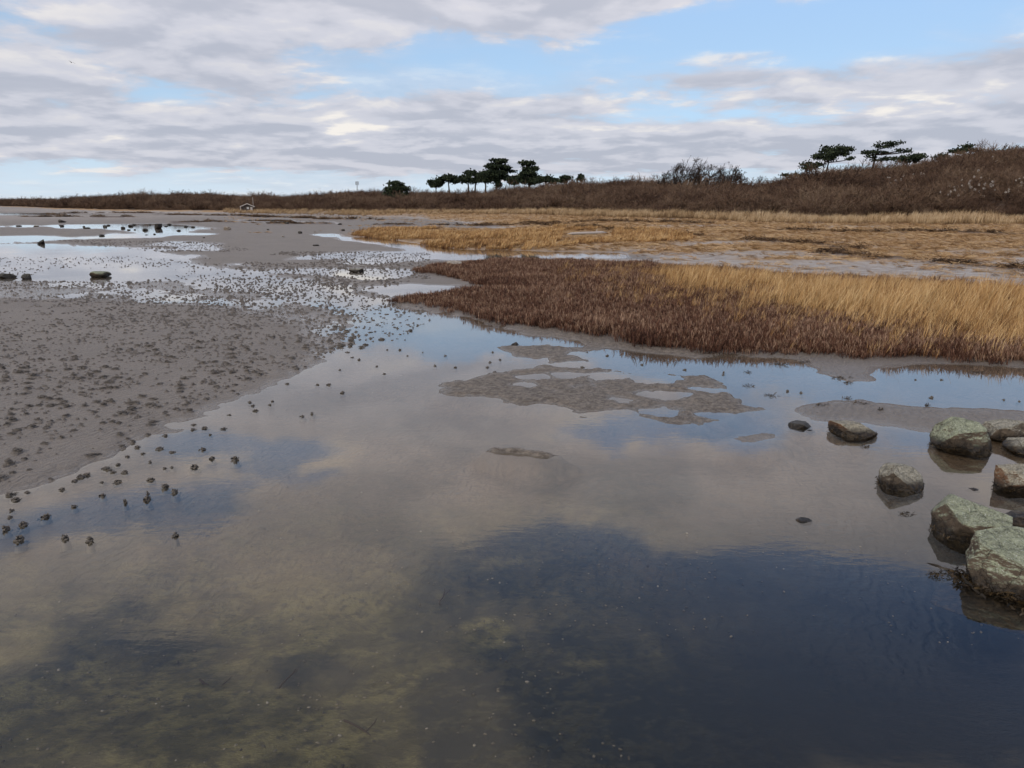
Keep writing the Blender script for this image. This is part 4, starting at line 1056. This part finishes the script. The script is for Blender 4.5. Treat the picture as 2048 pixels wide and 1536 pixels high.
rock(2004, 882, 88, 50, M_ROCKS, 'grey brown layered rock behind the tall green boulder', 5, .8, .2, 5, [(-.3, -.2, 1, .55), (.5, -.8, .3, .7)], .3, True, GR)
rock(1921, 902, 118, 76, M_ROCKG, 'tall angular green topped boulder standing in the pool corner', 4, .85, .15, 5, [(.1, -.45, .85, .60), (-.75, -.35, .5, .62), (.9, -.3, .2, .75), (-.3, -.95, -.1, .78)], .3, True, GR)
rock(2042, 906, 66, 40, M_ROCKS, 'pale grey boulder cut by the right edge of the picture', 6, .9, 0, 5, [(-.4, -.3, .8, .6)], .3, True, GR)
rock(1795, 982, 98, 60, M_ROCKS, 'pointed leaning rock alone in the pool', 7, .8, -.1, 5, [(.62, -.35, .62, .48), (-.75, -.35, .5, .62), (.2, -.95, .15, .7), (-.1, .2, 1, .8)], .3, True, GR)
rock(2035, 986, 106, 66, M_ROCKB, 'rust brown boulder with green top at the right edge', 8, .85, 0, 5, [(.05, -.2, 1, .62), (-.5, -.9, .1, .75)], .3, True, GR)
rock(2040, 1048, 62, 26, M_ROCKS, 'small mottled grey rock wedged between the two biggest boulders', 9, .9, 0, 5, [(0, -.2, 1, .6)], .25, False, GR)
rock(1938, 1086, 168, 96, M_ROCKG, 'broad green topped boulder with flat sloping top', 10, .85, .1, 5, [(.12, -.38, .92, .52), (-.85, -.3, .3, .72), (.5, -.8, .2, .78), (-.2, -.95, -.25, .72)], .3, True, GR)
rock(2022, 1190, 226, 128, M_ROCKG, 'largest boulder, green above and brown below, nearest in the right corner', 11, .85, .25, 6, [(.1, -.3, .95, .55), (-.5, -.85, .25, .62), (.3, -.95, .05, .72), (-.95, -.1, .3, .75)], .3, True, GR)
rock(1608, 1044, 34, 12, M_ROCKD, 'small weed covered stone alone in the blue water', 12, .8, 0, 4, (), .3, False, GR)
rock(1946, 980, 24, 8, M_ROCKD, 'little dark stone between the pointed rock and the rust brown boulder', 13, .8, 0, 4, (), .3, False, GR)
rock(1030, 690, 18, 7, M_ROCKD, 'dark stone at the upper left of the mud bank', 14, .8, 0, 4, (), .3, False, GR)

GF = 'stones scattered over the far flat'
rock(201, 554, 40, 16, M_ROCKG, 'green capped stone in the left channel', 20, .8, 0, 4, [(.2, 0, 1, .6), (.8, -.4, .1, .7)], .3, False, GF)
rock(15, 556, 36, 11, M_ROCKD, 'low olive stone at the left edge beside a rounder dark stone', 21, .8, 0, 4, (), .3, False, GF)
rock(55, 558, 20, 11, M_ROCKD, 'small round dark stone near the left edge', 22, .9, 0, 4, (), .3, False, GF)
rock(83, 488, 17, 10, M_ROCKD, 'dark wedge shaped stone alone in the upper left pool', 23, .8, 0, 4, [(-.6, 0, .75, .35), (.95, 0, .1, .6)], .3, False, GF)
rock(715, 544, 30, 11, M_ROCKS, 'flat brownish stone among worm casts left of the marsh tip', 24, .8, 0, 4, [(0, 0, 1, .55)], .3, False, GF)
rock(906, 541, 36, 9, M_ROCKP, 'pale flat slab lying in the reddish marsh', 25, .9, 0, 4, [(0, 0, 1, .5)], .3, False, GF, dz=.15)
rock(316, 457, 17, 13, M_ROCKD, 'biggest dark block in the far stone line', 26, .8, 0, 4, [(0, 0, 1, .6), (-.9, 0, .1, .6)], .3, False, GF)
rock(125, 446, 14, 7, M_ROCKD, 'dark wedge stone behind the far left stone line', 27, .8, 0, 4, [(.5, 0, .8, .4)], .3, False, GF)
rock(454, 461, 14, 8, M_ROCKP, 'pale topped stone on open sand right of the far pool', 28, .8, 0, 3, (), .3, False, GF)
far_st = [(38, 452.5, 13, 3, 'thin dark stone at the left tip of the far pool'), (73, 454, 12, 4, 'brown stone in the far pool, second from its left tip'), (124, 453, 9, 4, 'dark stone in the far pool below the wedge stone'),
 (174, 458, 16, 5, 'wide dark stone in front of the far pool'), (168, 454, 6, 3, 'small stone behind the wide dark stone of the far pool'), (210, 454, 9, 5, 'round dark stone of a close pair in the far pool'),
 (217, 451.5, 8, 3.5, 'smaller stone behind the round one of the close pair'), (246, 457, 10, 5, 'oval dark stone in the middle of the far pool'), (262, 453, 12, 5, 'dark lumpy stone behind the middle of the far pool'),
 (268, 450.5, 9, 4, 'small stone at the back edge of the far pool'), (258, 460.5, 8, 3, 'low stone in front of the middle of the far pool'), (270, 460, 5, 3, 'tiny stone right of the low stone'),
 (290, 461, 13, 5.5, 'rounded stone left of the biggest dark block'), (309, 469, 6, 3, 'tiny dark stone in water below the biggest block'), (293, 470, 7, 2, 'flat tiny stone below the rounded stone'),
 (203, 472, 14, 4, 'flat dark stone at the edge of the second pool'), (338, 450, 11, 4, 'small dark stone right behind the biggest block'), (332, 453, 8, 3, 'stone touching the right side of the biggest block'),
 (357, 462, 10, 3.5, 'low stone on sand right of the biggest block'), (371, 454, 10, 4, 'dark stone at the right end of the far pool'), (386, 455, 9, 3.5, 'last stone right of the far pool'),
 (424, 459, 8, 3, 'flat stone left of the pale topped stone'), (536, 461, 6, 3, 'tiny stone alone on the open sand'), (574, 449, 10, 6, 'dark stone before the far beach'),
 (600, 468, 11, 6, 'lone stone on open sand right of centre left'), (632, 493, 15, 4, 'flat dark stone on the sand below the lone stone'), (680, 450, 10, 4, 'low dark stone before the creek mouth'),
 (686, 463, 9, 6, 'rounded stone at the creek mouth'), (567, 475, 7, 3, 'pale small stone left of the lone stone'), (408, 477, 6, 2.5, 'tiny low stone below the last stones of the far pool'), (300, 450, 7, 3, 'small stone left behind the biggest block'),
 (640, 447, 9, 3, 'dark low stone in the thin far strip of water'), (500, 441, 8, 2.5, 'dark speck of stone left in the thin far water strip'), (545, 441, 7, 2.5, 'dark speck of stone right in the thin far water strip')]
for i, (x, y, w_, h_, lb) in enumerate(far_st):
    rock(x, y, w_ * .85, h_ * .8, M_ROCKP if 'pale' in lb else (M_ROCKS if 'brown' in lb else M_ROCKD), lb, 40 + i, .8, rng.uniform(-.4, .4), 3, (), .25, False, GF, cuts=6)

# ------------------------------------------------------------------ scraps of seaweed
def scrap(px, py, wpx, label, seed, n_=26, mound=.0):
    g = np.random.default_rng(1600 + seed); p = P(px, py); sc = np.linalg.norm(p - [0, 0, CAMH]) / np.linalg.norm(ray(px, py)); w = wpx * sc / 2
    z0 = max(Z(p[0], p[1]), 0.0); mb = MB()
    for i in range(n_):
        a0 = g.uniform(0, 6.283); r0 = w * math.sqrt(g.uniform()) * .75
        frond(mb, g, np.array([r0 * 1.25 * math.cos(a0), r0 * math.sin(a0) * .9, .003 + abs(g.normal(0, .002))]), g.normal(0, .7), w * g.uniform(.25, .6), max(.006, w * .06))
    o = obj('seaweed_scrap', mb.mesh('seaweed_scrap', M_WEED), None, (p[0], p[1], z0)); tag(o, label, 'seaweed', 'seaweed scraps by the near pool')
for i, (x, y, w_, lb) in enumerate([
    (1563, 730, 46, 'broad dark seaweed scrap floating before the marsh edge'), (1610, 725, 28, 'small seaweed scrap on the tip of the sand tongue'), (1683, 757, 42, 'reddish dark seaweed strip on the edge of the sand tongue'),
    (1694, 766, 22, 'short seaweed piece just below the reddish strip'), (1952, 726, 44, 'dark seaweed heap at the marsh foot on the right'), (1951, 746, 32, 'flat seaweed scrap in the right hand blue pool'),
    (1492, 745, 20, 'thin seaweed scrap in the pale blue channel'), (1495, 772, 26, 'seaweed strand right of the mud bank'), (1540, 792, 34, 'loose seaweed strands on wet sand right of the mud bank'),
    (1643, 813, 28, 'seaweed scrap above the flat dark green stone'), (1719, 809, 38, 'long seaweed strand on the sand above the brown stone'), (1690, 797, 24, 'seaweed bit left above the long strand'),
    (1760, 823, 14, 'dark little seaweed knot on the sand'), (1853, 812, 14, 'tiny seaweed scrap above the tall green boulder'), (1728, 893, 22, 'seaweed scrap at the foot of the brown stone reflection'),
    (1810, 1028, 34, 'thin seaweed drifting below the pointed rock'), (1868, 1152, 40, 'tangled seaweed left of the largest boulder'), (1905, 1146, 60, 'dark seaweed strands against the largest boulder')]):
    scrap(x, y, w_, lb, i)
# weed mat before the largest boulder
p = P(1975, 1190)
g = np.random.default_rng(1999); mb = MB()
for i in range(220):
    t = g.uniform(0, 1); c = P(1900 + 160 * t, 1150 + 62 * t + g.normal(0, 7)) - p
    frond(mb, g, np.array([c[0], c[1], .004 + abs(g.normal(0, .012))]), g.uniform(0, 6.283), g.uniform(.04, .13), .010)
o = obj('seaweed_mat', mb.mesh('seaweed_mat', M_WEED), None, (p[0], p[1], 0)); tag(o, 'brown seaweed mat along the waterline of the largest boulder', 'seaweed')

# ------------------------------------------------------------------ lugworm casts
m, n, b, out = new_mat('cast_mud')
pos = n.add('ShaderNodeNewGeometry').outputs['Position']
n.put(b.inputs['Base Color'], n.mix(n.noise(pos, 45, 4, .6), (.055, .047, .038), (.13, .112, .092))); b.inputs['Roughness'].default_value = .6
n.put(b.inputs['Normal'], n.bump(n.noise(pos, 140, 3, .6), .5, .006))
M_CAST = m
def cast_mesh(seed, coils=9, rings=4, k=12, lod=0):
    g = np.random.default_rng(1700 + seed); mb = MB()
    r = np.linspace(0, 1, rings + 1); an = np.arange(k) * 6.283 / k
    v = [(0, 0, .034)]
    for i in range(1, rings + 1):
        rr = r[i]
        for a in an:
            jit = 1 + .3 * math.sin(2 * a + seed) * .6 + g.normal(0, .12)
            v.append((math.cos(a) * rr * .05 * jit, math.sin(a) * rr * .05 * jit, .034 * (1 - rr ** 1.1) + g.normal(0, .0035) - (.012 if i == rings else 0)))
    f3 = [(0, 1 + j, 1 + (j + 1) % k) for j in range(k)]; f4 = []
    for i in range(rings - 1):
        a0 = 1 + i * k
        for j in range(k): f4.append((a0 + j, a0 + k + j, a0 + k + (j + 1) % k, a0 + (j + 1) % k))
    mb.add(v, f4, f3)
    for c in range(coils):
        a0 = g.uniform(0, 6.283); cx = g.normal(0, .014, 2); rr = g.uniform(.007, .017); tt = np.linspace(0, g.uniform(3.5, 7), 7 if lod == 0 else 4)
        pts = np.c_[cx[0] + rr * np.cos(tt + a0) * (1 + .1 * tt), cx[1] + rr * np.sin(tt + a0) * (1 + .1 * tt), .036 - 1.1 * np.hypot(*cx) * .6 + g.normal(0, .002, len(tt)) + .001 * tt]
        mb.tube(pts, .0042, 4 if lod == 0 else 3)
    return mb.mesh('worm_cast', M_CAST)
CASTS = [cast_mesh(i) for i in range(7)]
CASTS_FAR = [cast_mesh(40 + i, 1, 2, 6, 1) for i in range(4)]

BANK = poly((-250, 1010), (0, 975), (100, 950), (230, 905), (330, 855), (450, 790), (620, 728), (700, 690), (690, 655), (640, 625), (560, 600), (450, 580), (300, 563), (0, 562), (-250, 560))
hand = [(27, 1150 / 1536 * 0 + 953), (60, 946), (20, 990), (55, 985), (30, 1000), (150, 962), (205, 965), (175, 950), (100, 960), (125, 980), (22, 1022), (20, 1035), (48, 1048), (90, 1034), (148, 1014),
 (95, 1032), (45, 1052), (10, 1060), (40, 1080), (130, 1078), (185, 915), (200, 912), (160, 955), (235, 930), (255, 914), (285, 908), (275, 895), (215, 938), (225, 945), (250, 945), (235, 965), (205, 992), (300, 960),
 (330, 937), (345, 935), (300, 925), (320, 898), (330, 872), (385, 860), (410, 857), (388, 850), (335, 835), (370, 815), (300, 854), (295, 870), (265, 885), (238, 852), (225, 850), (240, 875), (255, 880),
 (470, 775), (475, 790), (500, 805), (510, 822), (458, 830), (447, 858), (540, 810), (465, 785), (455, 778), (480, 762), (520, 755), (540, 745), (595, 740), (610, 735), (575, 768), (635, 770), (658, 770), (685, 786),
 (605, 833), (625, 828), (420, 870), (405, 900), (425, 918), (470, 920), (390, 935), (345, 905), (350, 985), (330, 975), (295, 988), (295, 1000), (250, 1005), (180, 1082), (350, 1072), (505, 812), (545, 803), (400, 795), (430, 778), (375, 812),
 (680, 740), (705, 715), (695, 705), (718, 720), (730, 690), (760, 680), (775, 700), (740, 665), (755, 650), (790, 655), (800, 700), (815, 712), (845, 705), (700, 660), (720, 680), (768, 748), (753, 733), (835, 650), (810, 680),
 (985, 705), (1000, 720), (980, 725), (975, 735), (910, 735), (870, 732), (890, 712), (990, 745), (1175, 705), (1215, 712), (1165, 735), (1285, 730), (1370, 740), (1446, 750), (1574, 783), (1602, 786), (1863, 796), (2008, 800), (2038, 803), (1883, 760), (1831, 760), (1448, 745)]
pts = [P(x, y)[:2] for x, y in hand]; sz = [.42 + .5 * random.random() * (1 if y > 850 else .6) for x, y in hand]
q = sample_poly(BANK, 12000); q = q[frame_keep(q, 2)]
kk = rng.uniform(0, 1, len(q)) < np.clip(.52 + 1.0 * fbm2(q, .35, 3, 111) + .8 * fbm2(q, 2.2, 2, 113), .03, 1); q = q[kk]
pts += list(q); sz += list(np.clip(rng.lognormal(-.72, .38, len(q)), .2, 1.1))
CH = poly((430, 580), (560, 565), (660, 565), (760, 590), (830, 600), (860, 640), (800, 680), (700, 700), (640, 625), (560, 600))
q = sample_poly(CH, 620); pts += list(q); sz += list(rng.uniform(.6, 1.1, len(q)))
FARP = [poly((0, 515), (250, 510), (500, 535), (620, 553), (450, 575), (0, 562), (-250, 560), (-250, 515)), poly((100, 480), (420, 484), (500, 500), (420, 520), (300, 502), (180, 490)),
        poly((560, 505), (860, 502), (860, 560), (720, 580), (560, 552), (480, 530)), poly((420, 555), (700, 560), (700, 600), (560, 600), (430, 585))]
for pg, k in zip(FARP, (900, 800, 1700, 500)):
    q = sample_poly(pg, k); q = q[fbm2(q, .25, 3, 121) > -.12]; pts += list(q); sz += list(rng.uniform(.7, 1.25, len(q)))
pts = np.array(pts); sz = np.array(sz); zz = height(pts); dist = np.hypot(pts[:, 0], pts[:, 1])
inwater = zz < -.002
order = np.argsort(-(sz / dist + (np.arange(len(pts)) < len(hand)) * 10))
nm = order[:300]
for i in nm:
    x, y = pts[i]; wtr = zz[i] < -.004
    o = obj('worm_cast', CASTS[i % 7], None, (x, y, max(zz[i], -.045) - .002))
    s_ = sz[i] * (1.0 if not wtr else 1.05); o.scale = (s_ * random.uniform(.85, 1.25), s_ * random.uniform(.85, 1.2), max(s_ * random.uniform(.6, 1.05), min((.022 * s_ - zz[i]) / .036, 1.9) if wtr else 0)); o.rotation_euler.z = random.uniform(0, 6.28)
    if x > .35: lb, gp = ('between the mud bank and the boulders' if x > 2 else 'close to the mud bank'), 'worm casts by the mud bank'
    elif wtr: lb, gp = ('in the shallow water at the lower left corner' if dist[i] < 6.2 else 'in the pool beside the lower edge of the sand bank' if dist[i] < 8.5 else 'in the bluish shallows off the tip of the sand bank'), 'worm casts in the pool'
    else: lb, gp = ('on the wet lower left margin of the sand bank' if dist[i] < 7 else 'on the sand bank by the left edge' if x < -3.9 else 'on the middle of the left sand bank' if x < -2.2 else 'on the right side of the left sand bank'), 'worm casts on the sand bank'
    size = 'large' if sz[i] > .8 else 'small'
    tag(o, size + ' dark coiled worm cast ' + lb, 'worm cast', gp)
# deep-set hand casts get a wide foot under water so that none hovers
rest = order[300:]; n_ = len(rest)
s = sz[rest]
scatter('distant_worm_casts', 'countless small dark worm casts over the far sand and shallows', 'worm casts', np.c_[pts[rest], zz[rest] - .002],
        np.c_[np.zeros((n_, 2)), rng.uniform(0, 6.28, n_)], np.c_[s * rng.uniform(.85, 1.3, n_), s * rng.uniform(.85, 1.3, n_), np.maximum(s * rng.uniform(.7, 1.2, n_), np.minimum((.022 * s - zz[rest]) / .036, 1.9) * (zz[rest] < 0))], rng.integers(0, 4, n_), CASTS_FAR)
print('casts', len(pts))

# ------------------------------------------------------------------ small things on the pool bed
M_BITS = mat_plant('shell_and_gravel_bits', [(.03, .026, .022), (.08, .07, .055), (.14, .12, .09), (.34, .31, .27)], .6, 0, 1, .7)
def pebble_mesh(seed, flat):
    g = np.random.default_rng(2100 + seed); v, f = ico(1); v = v * (1 + g.normal(0, .12, (len(v), 1)))
    me = mesh_np('pebble', v * [.011, .008, .008 * flat], f, M_BITS); fattr(me, 'tint', np.full(len(v), g.uniform(.1, .6))); return me
N = 2600
az = rng.uniform(R(-38), R(38), N); d = 2.2 + 9 * rng.uniform(0, 1, N) ** 1.3; q = np.c_[d * np.sin(az), d * np.cos(az)]
q = q[fbm2(q, .7, 3, 141) > .02]; n_ = len(q); s = rng.uniform(.3, 1.0, n_)
scatter('shell_gravel', 'tiny shell bits and gravel strewn over the sand and pool bed', 'gravel', np.c_[q, height(q)], np.c_[np.zeros((n_, 2)), rng.uniform(0, 6.28, n_)], np.c_[s, s, s],
        rng.integers(0, 6, n_), [pebble_mesh(i, .4 + .1 * i) for i in range(6)])
for i, (x, y, L, a0, lb) in enumerate([(690, 1478, .16, -.2, 'crooked dark twig lying on the olive pool bed'), (880, 1195, .12, 2.2, 'short sunken twig in the middle of the pool'),
                                       (400, 1365, .15, -.3, 'thin straight twig on the pool bed at lower left'), (560, 1390, .09, 1.2, 'small forked twig on the pool bed near the bottom')]):
    g = np.random.default_rng(2200 + i); p = P(x, y, -.2); z0 = Z(p[0], p[1]); q_ = MB(); pts = [np.zeros(3)]; a = a0
    for k in range(6): a += g.normal(0, .35); pts.append(pts[-1] + np.array([math.cos(a), math.sin(a), g.normal(0, .1)]) * L / 6 * 1.6)
    q_.tube(pts, np.linspace(.006, .003, 7), 5, .3); q_.tube([pts[3], pts[3] + np.array([.03, .04, .01]), pts[3] + np.array([.035, .07, .012])], [.004, .003, .002], 4, .3)
    o = obj('sunken_twig', q_.mesh('sunken_twig', M_BARK), None, (p[0], p[1], z0 + .012)); tag(o, lb, 'twig', 'twigs on the pool bed')
# brown slab just under the water before the largest boulder
p = P(1985, 1215); me = rock_mesh(90, (.34, .22, .05), M_ROCKB, 4, 8, [(0, 0, 1, .5)])
o = obj('rock', me, None, (p[0] + .05, p[1] + .06, -.035)); o.rotation_euler.z = -.45; tag(o, 'brown slab just under water before the largest boulder', 'rock', GR)
